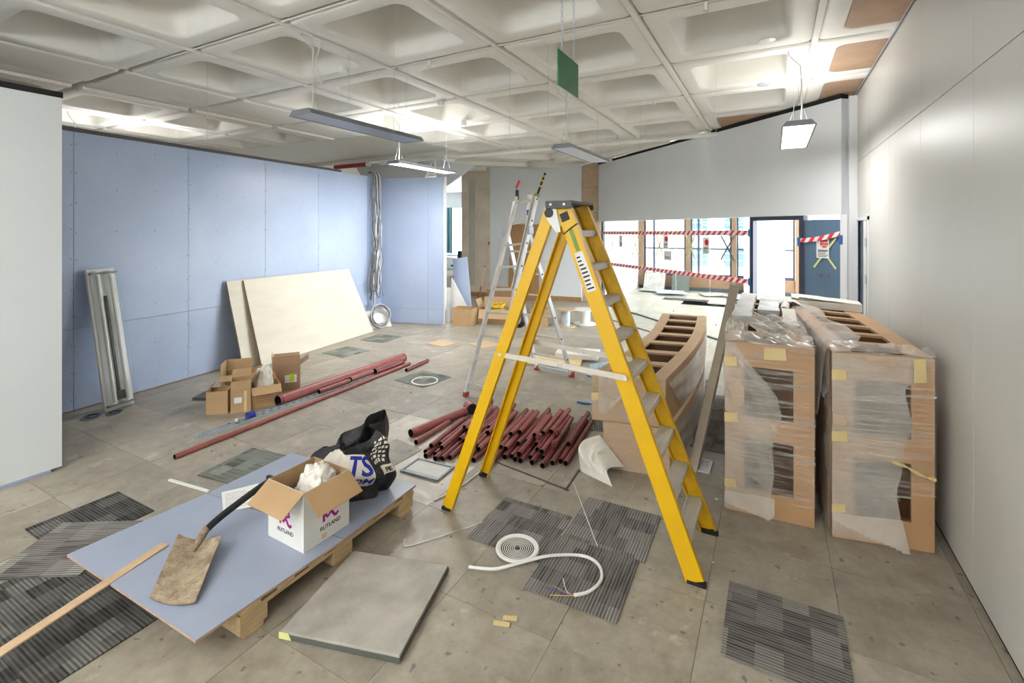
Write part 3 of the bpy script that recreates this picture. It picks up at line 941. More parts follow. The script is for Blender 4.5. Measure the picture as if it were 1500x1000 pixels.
for (x, y), L, k in wires:
    b = MB()
    b.tube([(x, y, CEIL + .69), (x + .005, y, CEIL - L * .5), (x, y, CEIL - L)], .0016, 5)
    if k == 'fork':
        for s in (-1, 1):
            b.tube([(x, y, CEIL - L * .62), (x + s * .05, y, CEIL - L * .66), (x + s * .1, y, CEIL - L * .78)], .0016, 5)
        lab = 'forked suspension wire hanging from the ceiling'; g = None
    else:
        lab = 'bare suspension wire hanging loose from the ceiling'; g = 'loose ceiling wires'
    tag(b.build('hanging_wire', 'galv'), lab, 'wire', g)
b = MB()
P = [(-3.62, 3.0, CEIL + .06), (-3.6, 3.0, CEIL - .02), (-3.66, 3.02, CEIL - .12), (-3.7, 3.0, CEIL - .28), (-3.68, 3.0, CEIL - .38), (-3.62, 3.02, CEIL - .40), (-3.60, 3.0, CEIL - .34), (-3.64, 3.0, CEIL - .27)]
b.tube(P, .006, 7); tag(b.build('loose_flex', 'cable_white', smooth=60), 'looped loose white flex above the unlit pendant light', 'cable')
b = MB(); b.tube([(-2.2, 5.6, CEIL + .05), (-2.28, 5.6, CEIL - .1), (-2.26, 5.6, CEIL - .3), (-2.22, 5.6, CEIL - .42)], .006, 7); tag(b.build('loose_flex', 'cable_white', smooth=60), 'loose white flex above the pale pendant light', 'cable')
# green hanging sign
t = thing('hanging_sign', 'plain green square sign hung on two chains', 'sign', (-1.035, 2.58, 2.71))
b = MB(); b.box(-1.039, -1.031, 2.43, 2.735, 2.71, 2.905); b.build('plate', 'green', t)
for y in (2.49, 2.67):
    b = MB(); z = 2.895; k = 0
    while z < CEIL + .66:
        u = Vector((1, 0, 0)) if k % 2 else Vector((0, 1, 0))
        c = Vector((-1.035, y, z + .013))
        b.tube([c + u * .006 * math.cos(a) + Vector((0, 0, .017)) * math.sin(a) for a in [i * math.tau / 10 for i in range(10)]], .0017, 5, closed=True)
        z += .026; k += 1
    b.build('chain', 'galv', t)

# ------------------------------------------------------------------ yellow step ladder
def yellow_ladder():
    t = thing('step_ladder', 'tall yellow stepladder with ribbed metal treads and grey top cap', 'ladder', (-1.16, 2.97, 0))
    top = 2.075
    front = {0: (Vector((-.364, 2.747, 0)), Vector((-1.165, 2.80, top))), 1: (Vector((-.352, 3.275, 0)), Vector((-1.160, 3.135, top)))}
    rear = {0: (Vector((-1.962, 2.672, 0)), Vector((-1.245, 2.79, 2.03))), 1: (Vector((-1.975, 3.195, 0)), Vector((-1.235, 3.145, 2.03)))}
    def channel(p, q, w, depth, s, mat):
        d = (q - p).normalized(); y = Vector((0, 1, 0)); x = y.cross(d).normalized()
        inn = y * (1 if s == 0 else -1)
        b = MB()
        p = p + d * .02
        b.bar(p, q, .006, w, up=x)
        for e in (-1, 1):
            off = x * e * (w / 2 - .004) + inn * depth / 2
            b.bar(p + off, q + off, depth, .008, up=x)
        return b.build('rail', mat, t, bevel=.0015)
    for s in (0, 1):
        p, q = front[s]
        r1 = channel(p, q, .098, .032, s, 'yellow' if s == 0 else 'yellow_worn')
        b = MB(); c = p + Vector((0, .012 if s == 0 else -.012, 0)); b.box(c.x - .05, c.x + .05, c.y - .018, c.y + .02, 0, .02); b.build('foot', 'rubber', t, bevel=.004)
        p, q = rear[s]
        channel(p, q, .076, .034, s, 'yellow')
        b = MB(); c = p + Vector((0, .012 if s == 0 else -.012, 0)); b.box(c.x - .038, c.x + .038, c.y - .018, c.y + .02, 0, .02); b.build('foot', 'rubber', t, bevel=.004)
    for k in range(9):
        z = .213 + k * .2115
        f = z / top
        a = front[0][0].lerp(front[0][1], f); c = front[1][0].lerp(front[1][1], f)
        y0, y1 = a.y + .006, c.y - .006
        x = (a.x + c.x) / 2
        b = MB()
        b.box(x - .045, x + .045, y0, y1, z - .012, z)
        b.box(x + .041, x + .045, y0, y1, z - .035, z - .012); b.box(x - .045, x - .041, y0, y1, z - .035, z - .012)
        for q in range(7):
            xx = x - .042 + q * .0125
            b.box(xx, xx + .007, y0, y1, z, z + .004)
        b.build('tread', 'alu', t)
    # top cap with fixings
    b = MB(); b.box(-1.262, -1.085, 2.765, 3.17, 2.077, 2.095); b.box(-1.262, -1.085, 2.762, 2.768, 2.045, 2.095); b.box(-1.262, -1.085, 3.166, 3.172, 2.045, 2.095)
    cp = b.build('top_cap', 'dark_grey', t, bevel=.003)
    for x in (-1.225, -1.135):
        b = MB(); b.cyl((x, 2.764, 2.072), (x, 2.758, 2.072), .008); b.build('bolt', 'alu_bright', cp)
    for y, s in ((2.786, -1), (3.15, 1)):
        b = MB(); b.extrude([(-1.275, y, 2.06), (-1.20, y, 2.06), (-1.165, y, 1.90), (-1.20, y, 1.90), (-1.26, y, 1.98)], (0, .005 * s, 0)); b.build('hinge_plate', 'plastic_white', t)
        b = MB(); b.cyl((-1.245, y - .01, 2.02), (-1.245, y + .01, 2.02), .03, seg=18); b.build('hinge_knuckle', 'black_plastic', t, smooth=40)
    # spreader bars
    for p, m, q, y in (((-1.575, 1.095), (-1.17, 1.085), (-.745, 1.062), 2.745), ((-1.60, 1.09), (-1.18, 1.06), (-.72, 1.045), 3.205)):
        b = MB()
        b.bar((p[0], y - .008, p[1]), (m[0] + .03, y - .008, m[1]), .004, .034, up=(0, 0, 1)); b.bar((m[0] - .03, y - .003, m[1]), (q[0], y - .003, q[1]), .004, .034)
        o = b.build('spreader_bar', 'alu', t)
        for c in (p, m, q):
            b = MB(); b.cyl((c[0], y - .004, c[1]), (c[0], y - .018, c[1]), .011); b.build('rivet', 'alu_bright', o, smooth=40)
    # stickers and tape on the near rail
    p, q = front[0]; d = (q - p).normalized(); yv = Vector((0, 1, 0)); xv = yv.cross(d).normalized()
    def patch(name, mat, s0, s1, w0, w1, parent=t, lift=.0045):
        P = lambda s, w: p + d * s + xv * w - yv * lift
        b = MB(); b.extrude([P(s0, w0), P(s1, w0), P(s1, w1), P(s0, w1)], (0, -.0008, 0)); return b.build(name, mat, parent)
    L = (q - p).length
    lb = patch('sticker', 'paper', L - .57, L - .32, -.03, .028)
    for k in range(9):
        patch('print', 'ink_black', L - .555 + k * .025, L - .555 + k * .025 + .01, -.024, R.uniform(-.005, .022), lb, .0056)
    patch('green_tape', 'green_tape', L - .31, L - .17, -.012, .014)
    patch('scuff', 'ink_black', L - .11, L - .055, -.036, .02)
    b = MB(); c = p + d * (L - .165)
    b.tube([c + xv * .052 - yv * .006 + d * .012, c - yv * .008, c - xv * .052 - yv * .006 - d * .018, c - xv * .056 + yv * .012, c + xv * .056 + yv * .012 + d * .012], .004, 6, closed=True)
    b.build('cord_tie', 'cable_black', t)
yellow_ladder()

# ------------------------------------------------------------------ aluminium combination ladder
def alu_ladder():
    t = thing('combination_ladder', 'aluminium combination ladder with red feet standing behind the yellow stepladder', 'ladder', (-2.75, 5.2, 0))
    F = [Vector((-3.105, 4.60, 0)), Vector((-2.73, 4.51, 0))]
    T = [Vector((-2.845, 5.35, 2.285)), Vector((-2.545, 5.335, 2.335))]
    Bk = [Vector((-2.825, 5.915, 0)), Vector((-2.29, 5.84, 0))]
    Hh = [Vector((-2.905, 5.235, 1.86)), Vector((-2.60, 5.235, 1.86))]
    across = (F[1] - F[0]).normalized()
    for s in (0, 1):
        b = MB(); d = (T[s] - F[s]).normalized(); b.bar(F[s] + d * .04, T[s], .024, .062, up=across.cross(d)); b.build('rail', 'alu_bright', t, bevel=.004)
        b = MB(); off = across * (.03 if s == 0 else -.03) - d.cross(across) * .02
        b.bar(F[s].lerp(T[s], .52) + off, T[s] + d * .03 + off, .02, .05, up=across.cross(d)); b.build('extension_rail', 'alu', t, bevel=.004)
        b = MB(); d2 = (Hh[s] - Bk[s]).normalized(); b.bar(Bk[s] + d2 * .05, Hh[s], .024, .062, up=across.cross(d2)); b.build('rail', 'alu_bright', t, bevel=.004)
        b = MB(); c = F[s]; b.obox(c + Vector((0, .01, .025)), (.04, .07, .05), across); b.build('foot', 'rust', t, bevel=.006)
        b = MB(); b.obox(Bk[s] + Vector((0, 0, .035)), (.06, .06, .07), across); b.build('foot', 'rust', t, bevel=.008)
        b = MB(); c = F[s].lerp(T[s], .815); b.obox(c - across * (.02 if s == 0 else -.02), (.035, .09, .10), across); b.build('hinge', 'galv', t, bevel=.01)
    for k in range(9):
        f = .062 + k * .1145
        b = MB(); b.bar(F[0].lerp(T[0], f), F[1].lerp(T[1], f), .032, .026); rg = b.build('rung', 'alu', t, bevel=.004)
        for s in (0, 1):
            b = MB(); c = F[s].lerp(T[s], f); b.cyl(c - across * .014, c + across * .014, .013, seg=10); b.build('rung_end', 'black_plastic', rg)
    for k in range(6):
        f = .13 + k * .15
        b = MB(); b.bar(Bk[0].lerp(Hh[0], f), Bk[1].lerp(Hh[1], f), .03, .024); rg = b.build('rung', 'alu', t, bevel=.004)
        b = MB(); c = Bk[1].lerp(Hh[1], f); b.cyl(c - across * .005, c + across * .016, .012, seg=10); b.build('rung_end', 'black_plastic', rg)
    b = MB(); b.bar(Bk[0] + Vector((0, 0, .05)), Bk[1] + Vector((0, 0, .05)), .04, .04); b.build('stabiliser_bar', 'galv', t, bevel=.005)
    for s in (0, 1):
        d = (T[s] - F[s]).normalized()
        b = MB(); b.bar(T[s] - d * .03, T[s] + d * .01, .034, .07, up=across.cross(d)); b.build('taped_end', 'green_tape', t, bevel=.008)
    # things clamped to its top
    c = thing('clamp', 'black clamp with red handle gripped on the ladder top', 'clamp', T[0])
    b = MB(); b.obox(T[0] + Vector((.02, -.01, .06)), (.04, .03, .13), across); b.build('body', 'black_plastic', c, bevel=.006)
    b = MB(); b.bar(T[0] + Vector((.005, -.01, .14)), T[0] + Vector((.06, -.02, .24)), .025, .025); b.build('handle', 'red', c, bevel=.006)
    c = thing('folding_rule', 'black and yellow striped rod standing on the ladder top', 'tool', T[1])
    b = MB(); p = T[1] + Vector((0, 0, .0)); q = T[1] + Vector((.085, .05, .27)); b.bar(p, q, .02, .028); b.build('rod', 'black_plastic', c, bevel=.003)
    for f in (.35, .6, .8):
        b = MB(); b.bar(p.lerp(q, f), p.lerp(q, f + .09), .024, .032); b.build('stripe', 'yellow', c)
    c = thing('spray_bottle', 'white bottle with blue label hanging from the top rung', 'bottle', T[0].lerp(T[1], .6) + Vector((0, .02, -.25)))
    o = T[0].lerp(T[1], .62) + Vector((0, .035, -.30))
    b = MB(); b.lathe([(0, 0), (.04, 0), (.045, .02), (.045, .16), (.03, .21), (.016, .24), (.016, .29), (0, .29)], o, 16); b.build('body', 'plastic_white', c, smooth=50)
    b = MB(); b.lathe([(.0456, .07), (.0456, .14)], o, 16); b.build('label_band', 'ink_blue', c)
    b = MB(); b.obox(o + Vector((0, -.02, .31)), (.03, .09, .04)); b.build('trigger_head', 'plastic_white', c, bevel=.008)
alu_ladder()

# ------------------------------------------------------------------ cartons
def carton(label, c, w, d, h, rot, flaps, mat='card', inner='card_in', group=None, name='cardboard_box', fl=None, flapmat=None):
    """c = base centre; flaps = outward angles for (-y, +x, +y, -x) sides, None for no flap; 0 upright, 90 flat outward"""
    t = thing(name, label, 'box', c, rot, group)
    Mx = wm(t); th = .005
    b = MB()
    def bx(x0, x1, y0, y1, z0, z1, mi=0):
        P = [(x0, y0, z0), (x1, y0, z0), (x1, y1, z0), (x0, y1, z0), (x0, y0, z1), (x1, y0, z1), (x1, y1, z1), (x0, y1, z1)]
        b.hexa([Mx @ Vector(p) for p in P], mi)
    bx(-w / 2, w / 2, -d / 2, d / 2, 0, th)
    bx(-w / 2, w / 2, -d / 2, -d / 2 + th, th, h); bx(-w / 2, w / 2, d / 2 - th, d / 2, th, h)
    bx(-w / 2, -w / 2 + th, -d / 2 + th, d / 2 - th, th, h); bx(w / 2 - th, w / 2, -d / 2 + th, d / 2 - th, th, h)
    b.build('body', mat, t)
    sides = ((Vector((0, -1, 0)), Vector((1, 0, 0)), d / 2, w), (Vector((1, 0, 0)), Vector((0, 1, 0)), w / 2, d), (Vector((0, 1, 0)), Vector((-1, 0, 0)), d / 2, w), (Vector((-1, 0, 0)), Vector((0, -1, 0)), w / 2, d))
    for k, a in enumerate(flaps):
        if a is None: continue
        n, s, off, wid = sides[k]
        ln = (fl or min(w, d) / 2)
        a = math.radians(a)
        up = n * math.sin(a) + Vector((0, 0, math.cos(a)))
        nn = n * math.cos(a) - Vector((0, 0, math.sin(a)))
        e = n * (off - th / 2) + Vector((0, 0, h + .001))
        b = MB()
        b.extrude([Mx @ (e - s * wid / 2), Mx @ (e + s * wid / 2), Mx @ (e + s * (wid / 2 - .004) + up * ln), Mx @ (e - s * (wid / 2 - .004) + up * ln)], (Mx.to_3x3() @ nn) * .004)
        b.build('flap', flapmat if flapmat else inner if a < 1.75 and abs(a) > 1.0 else mat, t)
    return t, Mx
def crumple(name, label, cat, c, r, h, mat, seed, parent=None):
    off = Vector((seed * 3.7, seed * 1.3, seed * .9))
    def fn(u, v):
        a = u * math.tau; q = v * math.pi / 2
        d = Vector((math.cos(a) * math.cos(q), math.sin(a) * math.cos(q), math.sin(q) ** .8))
        k = 1 + .55 * (abs(noise.noise(d * 2.1 + off)) - .2) + .20 * abs(noise.noise(d * 4.6 + off)) + .035 * noise.noise(d * 12 + off)
        return Vector((c[0] + r * k * d.x, c[1] + r * k * d.y, c[2] + h * max(0, d.z) * (.55 + .55 * k)))
    b = MB(); b.grid(fn, 48, 20)
    o = b.build(name, mat, parent, smooth=55)
    if parent is None:
        tag(o, label, cat)
    return o

# the group of boxes by the long red pipe
carton('tall narrow brown box open at the top, end of the small box cluster', (-5.12, 2.98, 0), .20, .17, .235, .78, (None, None, 175, -35), group=None)
t, Mx = carton('upright brown box with white label and tape, middle of the box cluster', (-4.965, 3.12, 0), .185, .17, .33, .95, (172, 40, 30, None))
def dec(t, Mx, name, mat, x0, x1, z0, z1, y, side='-y'):
    b = MB()
    if side == '-y':
        b.extrude([Mx @ Vector(p) for p in ((x0, y, z0), (x1, y, z0), (x1, y, z1), (x0, y, z1))], Mx.to_3x3() @ Vector((0, -.001, 0)))
    else:
        b.extrude([Mx @ Vector(p) for p in ((y, x0, z0), (y, x1, z0), (y, x1, z1), (y, x0, z1))], Mx.to_3x3() @ Vector((.001, 0, 0)))
    return b.build(name, mat, t)
dec(t, Mx, 'label_sheet', 'paper', -.06, .01, .10, .16, -.0855); dec(t, Mx, 'parcel_tape', 'masking', .03, .055, .0, .22, -.0855)
t, Mx = carton('printed brown box stuffed with white packing foam, by the pipe end', (-4.915, 3.35, 0), .29, .22, .225, 1.12, (125, 150, 60, 40))
for k, z in enumerate((.145, .12, .098, .07, .05)):
    dec(t, Mx, 'print', 'card_in', -.10, .10 - .03 * (k % 3), z, z + .009, -.1105)
crumple('packing_foam', 'crumpled white foam filling the printed brown box', 'packing', (-4.925, 3.36, .12), .088, .26, 'foam', 3)
carton('low brown box with folded lid, back of the box cluster', (-5.33, 3.30, 0), .27, .24, .30, .80, (105, 70, 15, 0))
t, Mx = carton('open box with lime green label beside the thick red pipe', (-5.18, 3.82, 0), .30, .24, .29, .93, (0, 55, 50, 5), 'card_grey')
dec(t, Mx, 'label_sheet', 'paper', -.02, .11, .09, .18, -.1205); dec(t, Mx, 'lime_mark', 'lime', .03, .085, .10, .19, -.1216)
b = MB(); b.obox((-5.62, 3.22, .022), (.36, .24, .018), (1, .5, .03)); tag(b.build('grey_offcut', 'slab_edge'), 'dark grey tile offcut lying behind the box cluster', 'offcut')

# ------------------------------------------------------------------ pipes and channels on the floor
def pipe(label, p, q, r, mat='pipe_red', group=None, groove=True, wall=.12):
    p, q = Vector(p), Vector(q); d = (q - p); L = d.length; d.normalize()
    b = MB()
    if groove:
        prof = [(0, r), (.018, r), (.02, r * .9), (.028, r * .9), (.03, r), (L - .03, r), (L - .028, r * .9), (L - .02, r * .9), (L - .018, r), (L, r)]
    else:
        prof = [(0, r), (L, r)]
    b.tube([p + d * s for s, _ in prof], [x for _, x in prof], 14, caps=False, mi=0)
    ri = r * (1 - wall)
    b.tube([p, p + d * .0001], [r, ri], 14, caps=False, mi=2); b.tube([q, q - d * .0001], [r, ri], 14, caps=False, mi=2)
    b.tube([p, q], ri, 14, caps=False, mi=1)
    return tag(b.build('steel_pipe', [mat, 'bore', 'steel_cut'], smooth=40), label, 'pipe', group)
pipe('thick dusty red pipe lying beside the small boxes', (-4.70, 3.36, .062), (-4.69, 5.36, .062), .062, 'pipe_rose')
pipe('very long thin red pipe lying alone across the floor', (-4.38, 2.18, .022), (-4.51, 5.28, .022), .022, 'pipe_rose', groove=False)
pipe('short thin red pipe resting on the metal channels', (-4.585, 3.80, .05), (-4.585, 4.25, .05), .028, 'pipe_red')
pipe('red pipe end lying on the channels past the short pipe', (-4.60, 4.28, .055), (-4.605, 4.66, .055), .03, 'pipe_rose', groove=False)
pipe('stout short red pipe lying against the thick pipe end', (-4.585, 4.68, .045), (-4.60, 5.20, .045), .045, 'pipe_red')
pipe('small stray red pipe beyond the long thin pipe', (-4.33, 5.0, .024), (-4.38, 5.52, .024), .024, 'pipe_red')
for k, (x, z) in enumerate(((-4.665, .001), (-4.605, .001))):
    b = MB(); y0, y1 = 2.5 + .05 * k, 4.75 + .2 * k
    b.box(x - .022, x + .022, y0, y1, z, z + .003); b.box(x - .022, x - .019, y0, y1, z + .003, z + .024); b.box(x + .019, x + .022, y0, y1, z + .003, z + .024)
    for q in range(18):
        b.box(x - .0225, x - .0185, y0 + .3 + q * .09, y0 + .34 + q * .09, z + .010, z + .016, 1)
    tag(b.build('metal_channel', ['galv', 'bore']), ('galvanised slotted channel lying next to the thick pipe', 'galvanised slotted channel lying next to the long thin pipe')[k], 'channel', 'galvanised channels')
t = thing('plastic_bottle', 'small clear water bottle with blue label lying on the channels', 'bottle', (-4.6, 2.97, .024))
b = MB(); pts = [(-4.60, 2.85, .055), (-4.60, 2.875, .055), (-4.60, 2.88, .055), (-4.60, 2.91, .056), (-4.60, 3.08, .058), (-4.60, 3.095, .058)]
b.tube(pts, [.011, .011, .013, .031, .033, .022], 14); b.build('body', 'prism', t, smooth=50)
b = MB(); b.tube([(-4.60, 2.95, .0565), (-4.60, 3.02, .057)], .0336, 14, caps=False); b.build('label_band', 'ink_blue', t)
b = MB(); b.tube([(-4.60, 2.832, .055), (-4.60, 2.85, .055)], .014, 12); b.build('cap', 'plastic_white', t)
# the left pipe with a tee and its short neighbour
t = thing('tee_pipe', 'red pipe with a fat tee fitting at its end, left of the pipe heap', 'pipe', (-2.86, 3.8, 0))
p, q = Vector((-2.925, 3.44, .042)), Vector((-2.79, 4.15, .042))
b = MB(); d = (q - p).normalized()
b.tube([p, p + d * .02, p + d * .022, p + d * .03, p + d * .032, q], [.04, .04, .036, .036, .04, .04], 16, caps=False); b.tube([p, p + d * .0001], [.04, .034], 16, caps=False, mi=2); b.tube([p, q], .034, 16, caps=False, mi=1)
b.build('pipe_run', ['pipe_rose', 'bore', 'steel_cut'], t, smooth=40)
b = MB(); c = Vector((-2.775, 4.20, .06)); x = Vector((.80, -.6, 0)).normalized()
b.tube([c - x * .055, c + x * .06], .06, 18, caps=False); b.tube([c + x * .06, c + x * .0599], [.06, .05], 18, caps=False, mi=2); b.tube([c - x * .05, c + x * .06], .05, 18, mi=1)
b.build('tee_fitting', ['pipe_rose', 'bore', 'steel_cut'], t, smooth=40)
b = MB(); b.tube([c - x * .055, c - x * .075], .045, 18); b.build('tee_collar', 'pipe_red', t, smooth=40)
pipe('short red pipe lying loose beside the tee pipe', (-2.79, 3.35, .024), (-2.80, 3.86, .024), .024, 'pipe_rose')
# the heap
rr = random.Random(21)
def heap_pipe(x, z, r, ln, yo, skew, lab, grp, mat):
    y0 = 3.17 + (x + 2.62) * .36 + yo
    p = (x, y0, z); q = (x + skew, y0 + ln, z)
    return pipe(lab, p, q, r, mat, grp)
xs = [-2.60 + k * .0488 for k in range(24)]
for k, x in enumerate(xs):
    heap_pipe(x, .0225, .0225, rr.uniform(.78, 1.0), rr.uniform(-.04, .12), -.10 + .008 * rr.uniform(-1, 1), 'red steel pipe on the floor layer of the pipe heap', 'red pipes lying in the heap', 'pipe_red')
for k in range(22):
    if k in (20,): continue
    x = (xs[k] + xs[k + 1]) / 2
    heap_pipe(x, .0225 + .0385, .0225, rr.uniform(.55, .85), rr.uniform(.06, .34), -.085 + .008 * rr.uniform(-1, 1), 'red steel pipe in the second layer of the pipe heap', 'red pipes lying on the heap', ('pipe_rose', 'pipe_red')[k % 2])
for k in (2, 3, 6, 7, 8, 11, 12, 15, 16, 17):
    x = xs[k + 1]
    heap_pipe(x - .03, .0225 + .077, .0225, rr.uniform(.45, .62), rr.uniform(.35, .5), -.06 + .008 * rr.uniform(-1, 1), 'short red steel pipe lying on top of the pipe heap', 'red pipes on top of the heap', 'pipe_rose')
for k, (x, y) in enumerate(((-1.80, 3.78), (-1.70, 3.95), (-1.625, 3.72))):
    b = MB(); c = Vector((x, y, .104)); d = Vector((-.1, 1, 0)).normalized()
    b.tube([c, c + d * .02, c + d * .021, c + d * .05, c + d * .051, c + d * .075], [.018, .018, .026, .026, .018, .018], 12); tag(b.build('pipe_coupling', 'pipe_red', smooth=40), 'small red threaded coupling lying on the pipe heap', 'coupling', 'couplings on the pipe heap')

# ------------------------------------------------------------------ carpet tiles
def carpet(label, c, rot, stripe=0, mat='carpet', z=.0015, size=.5, group='loose carpet tiles', tilt=(0, 0)):
    b = MB(); h = size / 2
    b.box(-h, h, -h, h, 0, .007)
    o = b.build('carpet_tile', mat, bevel=.0012)
    o.location = (c[0], c[1], z); o.rotation_euler = (tilt[0], tilt[1], rot + stripe * math.pi / 2)
    return tag(o, label, 'carpet tile', group)
carpet('striped grey carpet tile with wire ends lying on it', (-.925, 2.54), .02, 0, 'carpet')
carpet('striped grey carpet tile nearest the white wrapped unit corner', (-.905, 3.035), .015, 0, 'carpet')
carpet('striped grey carpet tile under the round grille', (-1.425, 2.75), .01, 0, 'carpet')
carpet('lone striped carpet tile near the right wall', (.045, 2.61), .0, 1, 'carpet', size=.51)
k = 0
for i in range(2):
    for j in range(3):
        x, y = -3.41 + .502 * i, 1.05 - .502 * j
        carpet(('dark striped carpet tile showing left of the batten end', 'dark striped carpet tile crossed by the timber batten', 'dark striped carpet tile beyond the batten, far from the pallet', 'dark striped carpet tile under the blue board corner', 'dark striped carpet tile between batten and pallet', 'dark striped carpet tile at the outer corner of the dark patch')[k], (x, y), 0, 1, 'carpet_dark', group='dark carpet tile patch'); k += 1
carpet('striped carpet tile lying above the dark carpet patch', (-3.945, 1.465), .0, 1, 'carpet_dark', z=.0015)
carpet('skewed striped carpet tile overlapping its neighbour beside the pallet', (-3.70, 1.27), .55, 1, 'carpet', z=.010, tilt=(0, 0))
carpet('greenish striped carpet tile beside the blue board', (-3.72, 2.40), .12, 1, 'carpet_green')
carpet('small grey carpet tile in front of the plywood sheets', (-5.86, 5.36), -.05, 0, 'carpet_green')
carpet('faded carpet tile near the cable coil', (-6.03, 6.31), .08, 0, 'carpet_green')
carpet('carpet tile with a white ring lying on it', (-3.94, 4.87), -.1, 0, 'carpet_green')
for i, (x, y) in enumerate(((-.18, 4.72), (-.18, 5.23), (-.68, 5.75), (-.18, 5.75), (-.68, 6.3))):
    carpet('striped carpet tile in the gap between the wrapped units', (x - .22, y), 0, 0, 'carpet', group='carpet tiles between the wrapped units')
b = MB(); b.lathe([(.15, .0), (.15, .012), (.165, .012), (.165, 0)], (-3.84, 4.78, .009), 32); tag(b.build('white_ring', 'plastic_white', smooth=30), 'white plastic ring lying on a carpet tile', 'ring')
carpet('torn carpet scrap near the pipe heap end', (-1.42, 4.62), .3, 0, 'carpet_green', size=.4)

# ------------------------------------------------------------------ small floor items
t = thing('round_grille', 'round white floor grille of concentric rings on a carpet tile', 'grille', (-1.345, 2.545, .009))
b = MB(); b.lathe([(.105, 0), (.105, .008), (.122, .012), (.13, .006), (.13, 0)], (-1.345, 2.545, .009), 40); b.build('rim', 'plastic_white', t, smooth=40)
for k in range(8):
    r = .018 + k * .0115
    b = MB(); b.lathe([(r, .001), (r, .002), (r + .0045, .002), (r + .0045, .001)], (-1.345, 2.545, .009), 36); b.build('ring', 'plastic_white', t, smooth=40)
b = MB(); b.lathe([(0, .0085), (.012, .0085), (.012, 0)], (-1.345, 2.545, .009), 20); b.build('hub', 'dark_grey', t)
b = MB(); b.lathe([(0, .0006), (.104, .0006)], (-1.345, 2.545, .009), 36); b.build('dark_plate', 'bore', t)
def spline(P, n=8):
    P = [Vector(p) for p in P]; out = []
    for i in range(len(P) - 1):
        a, b_, c, d = P[max(i - 1, 0)], P[i], P[i + 1], P[min(i + 2, len(P) - 1)]
        for k in range(n):
            t = k / n
            out.append(.5 * ((2 * b_) + (c - a) * t + (2 * a - 5 * b_ + 4 * c - d) * t * t + (3 * b_ - a - 3 * c + d) * t ** 3))
    out.append(P[-1]); return out
t = thing('flexible_conduit', 'curved white flexible conduit with bare wire ends on the carpet tiles', 'conduit', (-1.1, 2.5, .01))
b = MB(); b.tube(spline([(-1.51, 2.27, .014), (-1.38, 2.32, .014), (-1.30, 2.385, .022), (-1.17, 2.52, .030), (-1.06, 2.62, .018), (-.95, 2.66, .018), (-.86, 2.62, .018), (-.82, 2.52, .018), (-.85, 2.41, .018), (-.91, 2.35, .018)]), .009, 9); b.build('sheath', 'plastic_white', t, smooth=60)
for k, (m, e) in enumerate((('cable_yellow', (-1.02, 2.29, .02)), ('ink_blue', (-1.06, 2.33, .018)), ('oak', (-1.03, 2.36, .02)), ('cable_white', (-1.0, 2.42, .03)))):
    b = MB(); b.tube(spline([(-.905, 2.352, .018), (-.95, 2.325 + .01 * k, .018), e]), .0022, 5); b.build('wire_end', m, t)
b = MB(); b.tube(spline([(-2.0, 2.30, .006), (-1.95, 2.25, .004), (-1.85, 2.38, .004), (-1.66, 2.66, .012)]), .003, 6); tag(b.build('bent_wire', 'galv'), 'thin bent wire from the pallet to the carpet tile', 'wire')
b = MB(); b.tube([(-1.33, 3.42, .004), (-.93, 2.79, .012)], .003, 6); tag(b.build('thin_rod', 'cable_white'), 'thin straight white rod leading onto the carpet tile', 'rod')
for k, (x, y, a, l) in enumerate(((-1.16, 2.03, .3, .08), (-1.14, 2.08, .4, .07))):
    b = MB(); b.obox((x, y, .003), (l, .024, .005), (math.cos(a), math.sin(a), .02)); tag(b.build('card_scrap', 'masking'), 'torn cream card scrap on the bare floor', 'scrap', 'torn card scraps')
rs = random.Random(5)
for k in range(26):
    x, y = rs.uniform(-4.6, .6), rs.uniform(1.3, 5.0)
    b = MB(); s = rs.uniform(.006, .016)
    n = 6; b.prism([(x + s * rs.uniform(.5, 1.1) * math.cos(i * math.tau / n), y + s * rs.uniform(.4, 1.1) * math.sin(i * math.tau / n)) for i in range(n)], 0.001, .004)
    tag(b.build('debris_crumb', 'foam' if k % 3 else 'dark_grey'), ('crumb of pale plaster on the bare floor' if k % 3 else 'crumb of dark grit on the bare floor'), 'debris', 'pale crumbs on the floor' if k % 3 else 'dark crumbs on the floor')
# lifted floor slab in the foreground
t = thing('floor_slab', 'loose grey floor slab lying skewed in front of the pallet', 'floor slab', (-1.80, 1.83, 0))
b = MB(); b.prism([(-2.03, 1.465), (-1.45, 1.63), (-1.60, 2.195), (-2.16, 2.035)], .002, .038); b.build('slab_body', 'slab_tile', t, bevel=.003)
b = MB(); b.prism([(-2.034, 1.461), (-1.446, 1.627), (-1.596, 2.199), (-2.164, 2.039)], .003, .026); b.build('slab_rim', 'slab_edge', t)
b = MB(); b.extrude([(-2.033, 1.459, .006), (-1.97, 1.477, .006), (-1.985, 1.473, .037), (-2.033, 1.459, .037)], (.001, -.002, 0)); b.build('yellow_mark', 'tape_yellow', t)
